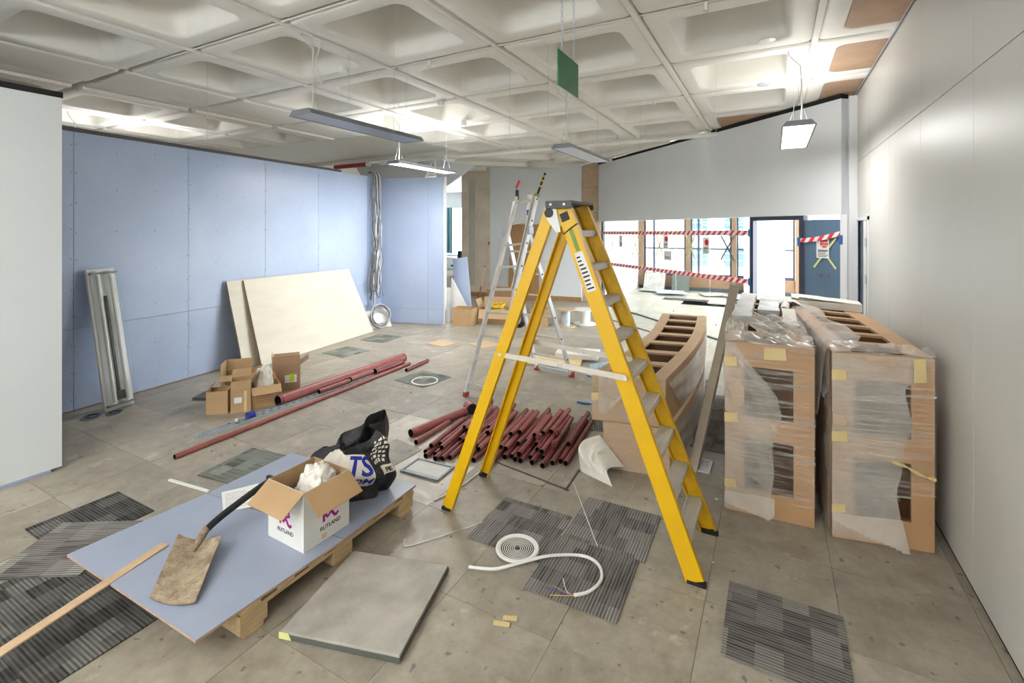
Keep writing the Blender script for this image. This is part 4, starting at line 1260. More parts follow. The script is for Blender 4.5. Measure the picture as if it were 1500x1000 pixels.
# access frames
def frame(name, label, c, w, d, bw_, mat, inner, rot=0):
    t = thing(name, label, 'frame', c, rot); Mx = wm(t)
    for x0, x1, y0, y1 in ((-w / 2, w / 2, -d / 2, -d / 2 + bw_), (-w / 2, w / 2, d / 2 - bw_, d / 2), (-w / 2, -w / 2 + bw_, -d / 2 + bw_, d / 2 - bw_), (w / 2 - bw_, w / 2, -d / 2 + bw_, d / 2 - bw_)):
        b = MB(); P = [(x0, y0, 0), (x1, y0, 0), (x1, y1, 0), (x0, y1, 0), (x0, y0, .016), (x1, y0, .016), (x1, y1, .016), (x0, y1, .016)]
        b.hexa([Mx @ Vector(p) for p in P]); b.build('frame_bar', mat, t, bevel=.002)
    b = MB(); P = [(-w / 2 + bw_, -d / 2 + bw_ * 2.4, .001), (w / 2 - bw_, -d / 2 + bw_ * 2.4, .001), (w / 2 - bw_, d / 2 - bw_, .001), (-w / 2 + bw_, d / 2 - bw_, .001)]
    b.extrude([Mx @ Vector(p) for p in P], (0, 0, .006)); b.build('panel', inner, t)
    b = MB(); P = [(-w / 2 + bw_, -d / 2 + bw_, .001), (w / 2 - bw_, -d / 2 + bw_, .001), (w / 2 - bw_, -d / 2 + bw_ * 2.4, .001), (-w / 2 + bw_, -d / 2 + bw_ * 2.4, .001)]
    b.extrude([Mx @ Vector(p) for p in P], (0, 0, .008)); b.build('ledge', mat, t)
frame('floor_box_lid', 'grey framed floor box with white panel in front of the pipe heap', (-2.42, 3.045, .001), .36, .24, .02, 'grey_fit', 'paper', .05)
frame('floor_box_lid', 'small grey framed floor box beside the leaning metal rail', (-.50, 4.15, .001), .13, .22, .022, 'galv', 'cable_white', .0)
b = MB(); b.prism([(-3.05, 2.98), (-2.70, 2.95), (-2.68, 3.30), (-3.02, 3.36)], .001, .004); tag(b.build('grey_mat', 'slab_tile'), 'thin grey sheet lying by the short loose pipe', 'sheet')
b = MB(); b.tube(spline([(-2.10, 2.72, .006), (-2.04, 2.95, .006), (-2.03, 3.22, .006)]), .007, 6); tag(b.build('edge_strip', 'cable_white', smooth=60), 'curved pale plastic strip by the yellow ladder feet', 'strip')
b = MB(); b.bar((-2.02, 3.42, .004), (-1.32, 3.30, .004), .012, .006); tag(b.build('floor_strip', 'steel_cut'), 'dark metal strip lying in front of the pipe heap', 'strip')
b = MB(); b.bar((-1.34, 3.29, .004), (-1.36, 3.62, .004), .012, .006); tag(b.build('floor_strip', 'steel_cut'), 'dark metal strip running toward the pipe heap end', 'strip')
b = MB(); b.bar((-4.05, 1.98, .006), (-3.62, 2.03, .006), .02, .010); tag(b.build('white_lath', 'plastic_white'), 'thin white lath on the floor beyond the dark carpet', 'lath')
b = MB(); b.tube(spline([(-1.90, 5.02, .006), (-1.82, 5.0, .012), (-1.75, 5.03, .006), (-1.70, 5.0, .014), (-1.62, 4.98, .006)]), .012, 6); tag(b.build('blue_rag', 'tape_blue', smooth=60), 'scrap of blue tape crumpled on the floor behind the pipe heap', 'scrap')
for k, P in enumerate((((-5.11, 6.39), (-5.07, 6.72), (-4.67, 6.65), (-4.73, 6.34)), ((-4.47, 6.72), (-4.28, 7.02), (-3.95, 6.86), (-4.10, 6.55)))):
    b = MB(); b.prism(P, .001, .006); tag(b.build('card_sheet', 'wood_batten'), ('flat orange card sheet on the open floor', 'flat orange card sheet behind the aluminium ladder')[k], 'card sheet')
for k, (x, y, r) in enumerate(((-6.10, 2.27, .085), (-6.02, 2.43, .07))):
    t = thing('round_vent', ('larger round grey vent plate below the leaning light fitting', 'smaller round grey vent plate below the leaning light fitting')[k], 'vent', (x, y, 0))
    b = MB(); b.lathe([(0, .008), (r * .3, .008), (r, .012), (r * 1.1, .004), (r * 1.1, .001)], (x, y, 0), 28); b.build('plate', 'grey_fit', t, smooth=40)
    for q in range(3):
        rr_ = r * (.4 + .18 * q); b = MB(); b.lathe([(rr_, .010), (rr_, .0145), (rr_ + .006, .0145), (rr_ + .006, .010)], (x, y, 0), 24); b.build('ring', 'dark_grey', t)

# ------------------------------------------------------------------ plywood, light fitting, cables at the blue wall
def leaning(name, label, cat, BL, BR, TL, TR, th, mats, z0=.004):
    BL, BR, TL, TR = [Vector(p) for p in (BL, BR, TL, TR)]
    n = (BR - BL).cross(TL - BL).normalized()
    TR = TR - n * (TR - BL).dot(n)
    if n.dot(Vector((0, 0, 1.9)) - BL) < 0: n = -n
    t = thing(name, label, cat, ((BL + BR) / 2))
    b = MB(); b.extrude([BL, BR, TR, TL], -n * th); b.build('sheet', mats[1], t)
    b = MB(); b.extrude([BL, BR, TR, TL], n * .0008); b.build('face', mats[0], t)
    return t
leaning('plywood_sheet', 'pale plywood sheet leaning in front against the blue wall', 'plywood', (-6.26, 4.23, .004), (-6.56, 6.66, .004), (-6.585, 4.17, 1.19), (-6.85, 6.33, 1.18), .018, ('plywood', 'plyedge'))
leaning('plywood_sheet', 'rear plywood sheet leaning against the blue wall, its edge showing', 'plywood', (-6.34, 4.02, .004), (-6.57, 6.2, .004), (-6.59, 3.93, 1.20), (-6.81, 6.1, 1.19), .018, ('plywood', 'plyedge'))
t = thing('light_fitting', 'long clear twin tube light fitting leaning upright on the blue wall', 'light fitting', (-6.14, 2.5, 0))
b0, b1 = Vector((-6.10, 2.38, .012)), Vector((-6.15, 2.66, .012)); t0, t1 = Vector((-6.415, 2.33, 1.485)), Vector((-6.44, 2.59, 1.49))
nrm = (b1 - b0).cross(t0 - b0).normalized()
if nrm.x < 0: nrm = -nrm
fp = lambda u, v, o=0: (b0.lerp(b1, u)).lerp(t0.lerp(t1, u), v) + nrm * o
b = MB(); b.extrude([fp(0, 0), fp(1, 0), fp(1, 1), fp(0, 1)], -nrm * .03); b.build('tray', 'plastic_white', t, bevel=.004)
for u in (.27, .73):
    b = MB(); b.sheet(lambda a, v: fp(u - .17 + .34 * a, .02 + .96 * v, .004 + .03 * math.sin(a * math.pi)), 10, 1, .001); b.build('reflector', 'refl', t, smooth=60)
    b = MB(); b.tube([fp(u, .05, .045), fp(u, .95, .045)], .018, 12); b.build('tube_lamp', 'plastic_white', t, smooth=40)
b = MB(); b.bar(fp(.5, .1, .02), fp(.5, .8, .02), .02, .02, up=nrm); b.build('spine', 'dark_grey', t)
for v in (.03, .965):
    b = MB(); b.bar(fp(.05, v, .025), fp(.95, v, .025), .02, .05, up=nrm); b.build('lamp_holder', 'grey_fit', t)
b = MB(); b.extrude([fp(.35, .06, .03), fp(.65, .06, .03), fp(.65, .12, .03), fp(.35, .12, .03)], nrm * .01); b.build('gear_box', 'dark_grey', t)
b = MB(); b.sheet(lambda u, v: fp(-.04 + 1.08 * u, v, .065 + .006 * math.sin(u * 30)), 24, 1, 0); b.build('clear_cover', 'glass', t, smooth=60)
# cable bundle in the corner
rc = random.Random(9)
t = thing('cable_bundle', 'bundle of grey cables hanging down the blue wall corner', 'cable', (-6.86, 6.99, 0))
for k in range(18):
    x0, y0 = -6.90 + rc.uniform(-.02, .05), 6.98 + rc.uniform(-.05, .18)
    zb = rc.uniform(.38, .9); loop = rc.random() < .5
    P = [(x0 - .12, y0, 3.02), (x0 - .03, y0, 3.02), (x0 + .02, y0, 2.9)]
    z = 2.6
    while z > zb + .2:
        P.append((x0 + .03 + rc.uniform(-.02, .03), y0 + rc.uniform(-.05, .05), z)); z -= .33
    P.append((x0 + .04, y0 + rc.uniform(-.1, .08), zb))
    if loop:
        P += [(x0 + .05, y0 - rc.uniform(.06, .16), zb + .04), (x0 + .04, y0 - rc.uniform(.05, .14), zb + .35), (x0 + .05, y0, zb + .8)]
    b = MB(); b.tube(spline(P, 5), rc.uniform(.007, .011), 6); b.build('cable', ('cable_grey', 'cable_white', 'cable_dark', 'cable_grey')[k % 4], t, smooth=60)
t = thing('cable_coil', 'white coil of cable standing below the hanging bundle', 'cable', (-6.72, 6.95, 0))
cc = Vector((-6.70, 6.98, .235)); ax1 = Vector((.35, .94, 0)).normalized(); ax2 = Vector((-.12, .05, .99)).normalized(); ax3 = ax1.cross(ax2)
for k in range(13):
    r = .185 + rc.uniform(-.05, .02); o = rc.uniform(-.035, .035); sx = rc.uniform(.8, 1.05)
    b = MB(); b.tube([cc + ax1 * r * sx * math.cos(a) + ax2 * (r * 1.08 * math.sin(a) + .012 * math.sin(3 * a + 2.1 * k)) + ax3 * (o + .016 * math.sin(2 * a + k)) for a in [i * math.tau / 28 for i in range(28)]], .0075, 6, closed=True)
    b.build('turn', 'cable_white' if k % 3 else 'cable_grey', t, smooth=60)
leaning('white_board', 'small white board offcut standing behind the cable coil', 'board', (-6.78, 6.72, .003), (-6.62, 7.22, .003), (-6.91, 6.74, .33), (-6.86, 7.22, .30), .01, ('paper', 'paper'))

# ------------------------------------------------------------------ pallet with boards, box, bag, shovel
t = thing('pallet', 'softwood pallet on the floor carrying blue boards', 'pallet', (-2.7, 1.95, 0))
for k, x in enumerate((-3.13, -2.69, -2.25)):
    for y in (1.36, 1.90, 2.44):
        b = MB(); b.box(x - .065, x + .075, y, y + .14, .022, .10); b.build('block', 'wood', t, bevel=.003)
    b = MB(); b.box(x - .07, x + .08, 1.355, 2.585, .10, .122); b.build('stringer_board', 'wood', t, bevel=.002)
for y in (1.38, 1.92, 2.46):
    b = MB(); b.box(-3.20, -2.175, y, y + .1, .0, .022); b.build('bottom_board', 'wood', t, bevel=.002)
for k in range(7):
    y = 1.36 + k * .185
    b = MB(); b.box(-3.20, -2.165, y, y + .1, .122, .143); b.build('deck_board', 'wood', t, bevel=.002)
for lab, P in (('large pale blue plasterboard on the pallet under the shovel', ((-3.36, 1.14), (-2.175, 1.165), (-2.145, 1.945), (-3.32, 1.845))),
               ('pale blue plasterboard strip on the pallet under the black bag', ((-3.315, 1.85), (-2.145, 1.95), (-2.165, 2.60), (-3.33, 2.50)))):
    t = thing('plasterboard_sheet', lab, 'plasterboard', ((P[0][0] + P[1][0]) / 2, (P[0][1] + P[2][1]) / 2, .144))
    b = MB(); b.prism(P, .1445, .1555); b.build('core', 'gyp_edge', t)
    b = MB(); b.prism(P, .1555, .1575); b.build('paper_face', 'blue_pale', t)
BZ = .1576
# white printed carton
t, Mx = carton('white printed box with brown flaps on the blue boards', (-2.392, 1.915, BZ), .315, .31, .325, -.03, (122, 128, 168, 170), 'box_white', 'card', fl=.155, flapmat='card')
b = MB()
for x0, x1, y0, y1 in ((-.152, .152, -.1495, -.1485), (-.152, .152, .1485, .1495), (-.1522, -.1512, -.148, .148), (.1512, .1522, -.148, .148)):
    P = [(x0, y0, .01), (x1, y0, .01), (x1, y1, .01), (x0, y1, .01), (x0, y0, .32), (x1, y0, .32), (x1, y1, .32), (x0, y1, .32)]
    b.hexa([Mx @ Vector(p) for p in P])
b.build('lining', 'card', t)
fy = lambda ox, oz: (lambda x, y: Mx @ Vector((ox + x, -.1562, oz + y)))
fx = lambda oy, oz: (lambda x, y: Mx @ Vector((.1587, oy + x, oz + y)))
lettering('lettering', 'RUTLAND', .031, fy(.0, .062), 'ink_black', t, bold=.0006, center=True)
lettering('lettering', 'RUTLAND', .031, fx(.02, .062), 'ink_black', t, bold=.0006, center=True)
def logo(fn):
    b = MB()
    def st(P, w):
        for k in range(len(P) - 1):
            a, c = Vector(P[k]).to_2d() if len(P[k]) > 2 else Vector(P[k]), Vector(P[k + 1])
            d = (c - a).normalized(); n = Vector((-d.y, d.x)) * w / 2
            b.poly([fn(*(a + n - d * w * .2)), fn(*(a - n - d * w * .2)), fn(*(c - n + d * w * .2)), fn(*(c + n + d * w * .2))], [(0, 1, 2, 3)])
    st([(-.045, .0), (-.045, .05), (-.035, .07)], .016)
    st([(-.045, .05), (-.02, .015), (.0, .03)], .014)
    st([(0.0, .045), (.028, .004), (.04, .0), (.052, .01)], .016)
    st([(-.03, .075), (.0, .085), (.03, .075), (.035, .055), (.0, .045)], .014)
    b.build('printed_mark', 'ink_purple', t, fix=False)
logo(fy(.0, .108)); logo(fx(.02, .108))
dec(t, Mx, 'tape_patch', 'masking', -.04, -.005, .012, .04, .1578, '+x')
crumple('packing_plastic', 'crumpled white plastic poking out of the white printed box', 'packing', (-2.36, 1.95, BZ + .19), .10, .165, 'poly_white', 12)
b = MB(); b.prism([(Mx @ Vector(p)).to_2d()[:] for p in ((-.145, -.14, 0), (.03, -.14, 0), (.0, .14, 0), (-.145, .14, 0))], BZ + .18, BZ + .225); tag(b.build('carpet_offcut', 'carpet_dark'), 'dark carpet offcut inside the white printed box', 'offcut')
# paper sheet
t = thing('paper_sheet', 'sheet of handwritten paper lying on the blue board', 'paper', (-3.06, 1.91, BZ))
pc = [Vector((-3.02, 1.78, 0)), Vector((-2.87, 1.90, 0)), Vector((-3.13, 2.09, 0)), Vector((-3.24, 1.90, 0))]
pf = lambda u, v: pc[0].lerp(pc[1], u).lerp(pc[3].lerp(pc[2], u), v) + Vector((0, 0, BZ + .001 + .010 * u * u * (1 - v) + .006 * (u - .5) ** 2))
b = MB(); b.sheet(pf, 12, 10, .0005); b.build('sheet', 'paper', t, smooth=60)
for k in range(9):
    v0 = .12 + k * .085; u1 = .9 - .25 * ((k * 7) % 3) / 2
    b = MB()
    for q in range(9):
        ua = .1 + (u1 - .1) * q / 9
        b.poly([pf(ua, v0) + Vector((0, 0, .0012)), pf(ua + .05, v0) + Vector((0, 0, .0012)), pf(ua + .05, v0 + .018) + Vector((0, 0, .0012)), pf(ua, v0 + .018) + Vector((0, 0, .0012))], [(0, 1, 2, 3)])
    b.build('writing_line', 'ink_grey', t)
# shovel
t = thing('shovel', 'plaster crusted shovel with black shaft lying on the blue board', 'shovel', (-2.65, 1.4, BZ))
tipL, tipR, shR, shL = Vector((-2.60, 1.185, 0)), Vector((-2.375, 1.27, 0)), Vector((-2.665, 1.565, 0)), Vector((-2.885, 1.455, 0))
def bl(u, v):
    p = tipL.lerp(tipR, u).lerp(shL.lerp(shR, u), v)
    if v < .15:
        p += (tipL - shL).normalized() * .016 * math.sin(u * math.pi) * (1 - v / .15)
    return Vector((p.x, p.y, BZ + .004 + .045 * v + .030 * (2 * u - 1) ** 2 * (.35 + .65 * v)))
b = MB(); b.sheet(bl, 14, 16, .003); b.build('blade', 'blade', t, smooth=50)
s0 = shL.lerp(shR, .5) + Vector((0, 0, BZ + .055))
axis = Vector((-.115, .16, 0)).normalized()
b = MB(); b.tube([s0 - axis.cross(Vector((0, 0, 1))) * 0 + (tipL.lerp(tipR, .5) - shL.lerp(shR, .5)).normalized() * .10 - Vector((0, 0, .006)), s0, s0 + axis * .03 + Vector((0, 0, .005)), s0 + axis * .075 + Vector((0, 0, .012))], [.004, .022, .021, .021], 12); b.build('socket', 'blade', t, smooth=50)
p = spline([s0 + axis * .06 + Vector((0, 0, .010)), s0 + Vector((-.045, .12, .03)), s0 + Vector((-.055, .22, .05)), s0 + Vector((-.075, .40, .075)), s0 + Vector((-.088, .50, .08))], 6)
b = MB(); b.tube(p, .0195, 14); b.build('shaft', 'black_plastic', t, smooth=50)
b = MB(); e = p[-1]; b.bar(e + Vector((-.055, 0, 0)), e + Vector((.055, 0, 0)), .03, .03); b.build('handle_grip', 'black_plastic', t, bevel=.01)
# batten
t0_, t1_ = Vector((-2.98, 1.435, BZ + .006)), Vector((-2.76, .35, .140))
b = MB(); b.bar(t0_, t1_, .055, .008, up=(0, 0, 1)); tag(b.build('timber_batten', 'wood_batten', bevel=.001), 'thin flat timber batten resting on the blue board edge', 'batten')
# black rubble bag
t = thing('rubble_bag', 'black printed builders bag standing on the blue boards', 'bag', (-2.42, 2.37, BZ))
bc = Vector((-2.475, 2.35, BZ)); bax = Vector((.60, .80, 0)).normalized(); bay = Vector((-bax.y, bax.x, 0))
rb = random.Random(4); bph = [(rb.randint(2, 9), rb.uniform(4, 14), rb.uniform(0, 6), rb.uniform(.006, .018)) for _ in range(9)]
def bagp(th, h, off=0):
    """th 0..1 around, h 0..1 up; front of the bag is th = .75"""
    a = th * math.tau
    ca, sa = math.cos(a), math.sin(a)
    n = .62
    wob = sum(m * math.sin(f * a + g * h + p_) for f, g, p_, m in bph)
    prof = (.80 + .55 * min(h, .3) / .3 * .4 if h < .3 else 1.02) * (1 - .30 * max(0, (h - .45) / .55) ** 1.3)
    rx = (.235 * prof + wob * (.5 + h)) + off; ry = (.165 * prof * (1 - .35 * max(0, h - .5)) + wob * .7) + off
    x = rx * math.copysign(abs(ca) ** n, ca); y = ry * math.copysign(abs(sa) ** n, sa)
    hh = h * (.355 + .085 * ca * h + .028 * h * math.sin(a * 2 + .6) + .014 * h * math.sin(a * 5) + .008 * h * math.sin(a * 11))
    lean = .05 * h
    return bc + bax * (x) + bay * (y + lean) + Vector((0, 0, hh + .001))
b = MB(); b.grid(lambda u, v: bagp(u, v), 60, 22); b.grid(lambda u, v: bagp(u, 1 - v * .55, -.012 - .03 * v), 60, 10)
b.poly([bagp(k / 60, 0) for k in range(60)], [tuple(range(60))]); b.build('bag_skin', 'bag', t, smooth=45)
b = MB(); b.grid(lambda u, v: bagp(u, .42, -.03) * (1 - v) + (bc + Vector((0, 0, .15))) * v, 40, 3); b.build('bag_contents', 'carpet_dark', t)
# printed panel: th around .75 (front, toward the camera) runs left to right with growing th
def fb(x, y, o=.004):
    q = min(abs(x) / .24, .999) ** (1 / .62)
    return bagp(.75 + math.copysign(math.asin(q), x) / math.tau, max(.03, y / (.37 + .07 * x / .24)), o)
def rpanel(x0, x1, y0, y1, r, mat, o):
    def inside(u, v):
        x, y = x0 + u * (x1 - x0), y0 + v * (y1 - y0)
        dx = max(x0 + r - x, 0, x - (x1 - r)); dy = max(y0 + r - y, 0, y - (y1 - r))
        return dx * dx + dy * dy <= r * r
    b = MB(); b.grid(lambda u, v: fb(x0 + u * (x1 - x0), y0 + v * (y1 - y0), o), 44, 26, keep=inside); return b.build('printed_panel', mat, t, smooth=60, fix=False)
rpanel(-.24, .085, .09, .30, .035, 'foam', .0035)
lettering('lettering', 'TS', .14, lambda x, y: fb(-.075 + x, .19 + y, .0055), 'ink_blue', t, shear=.25, bold=.0045, subdiv=.02)
lettering('lettering', 'OM', .075, lambda x, y: fb(-.045 + x, .115 + y, .0055), 'ink_blue', t, shear=.2, bold=.0015, subdiv=.02)
lettering('lettering', 'ANTI', .045, lambda x, y: fb(-.10 + x, .035 + y, .0055), 'ink_red', t, bold=.001, subdiv=.02)
lettering('lettering', 'FE', .035, lambda x, y: fb(.17 + x, .17 + y, .0065), 'ink_black', t, bold=.002, subdiv=.02)
rpanel(.145, .23, .16, .21, .006, 'foam', .0045)
for k in range(34):
    x = .125 + .014 * (k % 5) + rb.uniform(-.004, .004); y = .23 + .028 * (k // 5)
    if y > .37: continue
    b = MB(); w, hgt = rb.uniform(.006, .012), rb.uniform(.010, .022)
    b.grid(lambda u, v: fb(x + u * w, y + v * hgt, .0048), 2, 2); b.build('print', 'foam', t, fix=False)

# ------------------------------------------------------------------ wrapped curved MDF units
def unit(label, FL, FR, BLk, BRk, h, z0, bowL, bowR, cells, front, mat='mdf', wrap=None, top_open=True, group='wrapped curved MDF units', wu=(.22, .78)):
    """plan corners front-left, front-right, back-left, back-right; sides bow by bowL / bowR"""
    FL, FR, BLk, BRk = [Vector((p[0], p[1], 0)) for p in (FL, FR, BLk, BRk)]
    t = thing('curved_unit', label, 'cabinet', ((FL + FR + BLk + BRk) / 4) + Vector((0, 0, z0)), 0, group)
    def mp(u, v, z):
        l = FL.lerp(BLk, v) + Vector((bowL * math.sin(v * math.pi), 0, 0)); r = FR.lerp(BRk, v) + Vector((bowR * math.sin(v * math.pi), 0, 0))
        p = l.lerp(r, u); p.z = z0 + z; return p
    def cbox(b, u0, u1, v0, v1, za, zb, n=1, mi=0):
        o = len(b.v)
        for k in range(n + 1):
            v = v0 + (v1 - v0) * k / n
            b.v += [mp(u0, v, za), mp(u1, v, za), mp(u1, v, zb), mp(u0, v, zb)]
        for k in range(n):
            for q in range(4):
                i, j = o + k * 4 + q, o + k * 4 + (q + 1) % 4
                b.f.append((i, j, j + 4, i + 4)); b.mi.append(mi)
        b.f.append((o + 3, o + 2, o + 1, o)); e = o + n * 4; b.f.append((e, e + 1, e + 2, e + 3)); b.mi += [mi, mi]
    T = .035; tv = .009
    for u0, u1 in ((0, T), (1 - T, 1)):
        b = MB(); cbox(b, u0, u1, tv, 1 - tv, .0, h - .019, 14); b.build('side_panel', mat, t, smooth=30)
    b = MB(); cbox(b, T, 1 - T, tv, 1 - tv, 0, .018, 10); b.build('base_panel', mat, t, smooth=30)
    # front panel with openings
    b = MB()
    a, c = wu
    if front:
        zs = [0] + [z for q in front for z in q] + [h]
        cbox(b, 0, a, 0, tv, 0, h); cbox(b, c, 1, 0, tv, 0, h)
        for k in range(0, len(zs), 2):
            cbox(b, a, c, 0, tv, zs[k], zs[k + 1])
    else:
        cbox(b, 0, 1, 0, tv, 0, h)
    b.build('front_panel', mat, t)
    b = MB(); cbox(b, 0, 1, 1 - tv, 1, 0, h); b.build('back_panel', mat, t)
    # top frame with one opening for each cell
    step = (1 - .02) / cells
    b = MB()
    cbox(b, 0, a, tv, 1 - tv, h - .018, h, 14); cbox(b, c, 1, tv, 1 - tv, h - .018, h, 14)
    b.build('top_rail', mat, t, smooth=30)
    for k in range(cells + 1):
        v0 = .01 + k * step - .018; v1 = v0 + .036
        v0, v1 = max(v0, tv), min(v1, 1 - tv)
        b = MB(); cbox(b, a, c, v0, v1, h - .018, h); b.build('cross_bar', mat, t)
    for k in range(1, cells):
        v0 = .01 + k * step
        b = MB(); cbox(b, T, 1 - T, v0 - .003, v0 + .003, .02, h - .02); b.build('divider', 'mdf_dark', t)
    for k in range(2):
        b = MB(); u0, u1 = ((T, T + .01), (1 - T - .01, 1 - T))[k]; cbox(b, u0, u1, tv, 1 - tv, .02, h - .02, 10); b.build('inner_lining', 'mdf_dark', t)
    return t, mp
# middle and right units stand on the floor with two openings in the end
tm, mpm = unit('wrapped MDF unit carrying two grey packs', (-.287, 3.601), (.231, 3.626), (-.30, 5.95), (.16, 5.95), 1.145, .003, -.03, -.03, 6, ((.16, .51), (.65, .99)))
tr, mpr = unit('wrapped MDF unit standing against the right wall', (.326, 3.588), (.838, 3.69), (.10, 5.86), (.68, 5.62), 1.145, .003, .015, .02, 6, ((.16, .51), (.65, .99)))
t1u, mp1 = unit('lower curved MDF unit lying on the floor under another', (-1.20, 3.752), (-.70, 3.83), (-1.36, 6.80), (-.80, 6.84), .372, .003, .10, .08, 6, None, 'mdf_pale')
t2u, mp2 = unit('upper curved MDF unit with open cells, stacked on another', (-1.29, 3.735), (-.735, 3.85), (-1.35, 6.84), (-.785, 6.90), .375, .378, .10, .085, 7, None, 'mdf_pale', wu=(.19, .80))

def film(name, fn, nu, nv, mat, parent, keep=None, lab=None):
    b = MB(); b.grid(fn, nu, nv, keep=keep); return b.build(name, mat, parent, smooth=60, fix=False)
rw = random.Random(31)
def wrinkle(seed, amp):
    q = random.Random(seed); ph = [(q.uniform(6, 26), q.uniform(6, 30), q.uniform(0, 6)) for _ in range(6)]
    return lambda u, v: amp * sum(math.sin(f * u + g * v + p) for f, g, p in ph) / 3
def pl(tab, v):
    for (a, x), (c, y) in zip(tab, tab[1:]):
        if v <= c:
            return x + (y - x) * (v - a) / (c - a)
    return tab[-1][1]
def front_wrap(t, mp, seed, tab, h=1.145):
    w = wrinkle(seed, .003)
    film('stretch_film', lambda u, v: mp(-.012 + 1.024 * u, 0, .12 + (h - .11) * v) + Vector((0, -.010 + w(u, v), .004)), 30, 40, 'film', t, keep=lambda u, v: v > .10 + .10 * math.sin(3 * u + seed))
    w2 = wrinkle(seed + 3, .003)
    def edge(v):
        return pl(tab, v) + .012 * math.sin(23 * v + seed)
    film('foam_wrap', lambda u, v: mp(-.01 + edge(v) * u, 0, .012 + (h - .01) * v) + Vector((0, -.0045 + w2(u, v) * .5, 0)), 16, 40, 'foam_sheet', t, keep=lambda u, v: v > .0)
    # strips of masking tape along the left edge and top
    for u0, u1, z0, z1 in ((-.014, .14, .98, 1.05), (-.014, .15, .60, .67), (-.014, .13, .16, .22), (.45, .70, 1.05, 1.135) if seed == 2 else (.80, .92, 1.0, 1.147)):
        b = MB(); b.extrude([mp(u0, 0, z0) + Vector((0, -.014, 0)), mp(u1, 0, z0 + .008) + Vector((0, -.014, 0)), mp(u1 - .01, 0, z1) + Vector((0, -.014, 0)), mp(u0, 0, z1 - .006) + Vector((0, -.014, 0))], (0, -.001, 0)); b.build('masking_tape', 'masking', t)
    # film on the left side
    w3 = wrinkle(seed + 5, .006)
    film('side_film', lambda u, v: mp(0, u * .97, .02 + (h - .01) * v) + Vector((-.012 + w3(u, v), 0, 0)), 40, 24, 'film_side', t)
front_wrap(tm, mpm, 2, ((0, .50), (.06, .55), (.45, .57), (.60, .66), (.70, .62), (.86, .32), (1, .12)))
front_wrap(tr, mpr, 5, ((0, .74), (.1, .68), (.3, .66), (.5, .72), (.62, .80), (.72, .76), (.84, .74), (.9, .9), (1, 1.0)))
# torn foam hanging below the right unit front, twisted film band
film('foam_flap', lambda u, v: mpr(-.01 + .70 * u, 0, .17 - (.165) * v) + Vector((.03 * v * u, -.022 - .05 * v - .012 * math.sin(5 * u), 0)), 28, 16, 'foam_sheet', tr, keep=lambda u, v: v < .25 + .8 * u)
film('foam_flap', lambda u, v: mpm(-.01 + .58 * u, 0, .14 - .13 * v) + Vector((0, -.018 - .04 * v - .010 * math.sin(5 * u + 1), 0)), 28, 16, 'foam_sheet', tm, keep=lambda u, v: (max(0, u - .85) / .15) ** 2 + (max(0, v - .5) / .5) ** 2 < 1 and v < .55 + .5 * u)
b = MB(); b.tube(spline([mpr(.58, 0, .52) + Vector((0, -.02, 0)), mpr(.72, 0, .50) + Vector((0, -.022, 0)), mpr(.88, 0, .455) + Vector((0, -.018, 0)), mpr(1.0, 0, .44) + Vector((0, -.012, 0))]), [.004 + .010 * abs(math.sin(k * .35)) for k in range(25)], 8); b.build('twisted_tape', 'masking', tr, smooth=60)
# foam and film over the tops
wf = wrinkle(40, .012)
def drape_r(u, v):
    # runs from the left top edge of the right unit across its front part and down its left side
    vv = .02 + .90 * v
    if u < .35:
        p = mpr(0, vv, 1.15 - .42 * (1 - u / .35) ** 1.2 * (1 - .5 * v)); return p + Vector((-.03 - .10 * (1 - u / .35) * math.sin(v * 2.4 + .4) + wf(u, v) * .8, 0, 0))
    return mpr((u - .35) / .65 * (.30 + .22 * math.sin(v * 6) ** 2 * (1 - v)), vv, 1.156 + .022 * abs(math.sin(9 * v + 4 * u)) + wf(u, v) * .5 + .012)
film('foam_drape', drape_r, 26, 50, 'foam_sheet', tr)
film('film_ruffle', lambda u, v: mpr(-.01 + 1.02 * u, .0 + .07 * v, 1.15 + .02 * v) + Vector((0, -.012 * (1 - v), .014 * abs(math.sin(17 * u)) * v + .018 * abs(math.sin(7 * u + 3 * v)))), 40, 8, 'film_heavy', tr)
film('film_ruffle', lambda u, v: mpm(-.01 + 1.02 * u, .0 + .06 * v, 1.15 + .02 * v) + Vector((0, -.012 * (1 - v), .02 * abs(math.sin(15 * u)) * v + .016 * abs(math.sin(8 * u + 3 * v)))), 40, 8, 'film_heavy', tm)
wg = wrinkle(44, .016)
film('film_drape', lambda u, v: mpm(.40 + .62 * u - .25 * v * (1 - u), .03 + .42 * v, 1.165 + .03 * abs(math.sin(11 * u + 5 * v)) + wg(u, v)), 26, 26, 'film_heavy', tm)
film('film_drape', lambda u, v: mpm(-.03 + .30 * u, .04 + .25 * v, 1.16 + .03 * abs(math.sin(14 * u + 9 * v)) + wg(u, v) * .8), 20, 20, 'film_heavy', tm)
film('gap_film', lambda u, v: mpm(1.0, .02 + .7 * u, 1.16 - .02 * v).lerp(mpr(0, .02 + .7 * u, 1.0), v) + Vector((0, 0, -.22 * math.sin(v * math.pi) * (1 - .3 * u) + .01 * math.sin(30 * v + 8 * u))), 30, 20, 'film_heavy', tr)
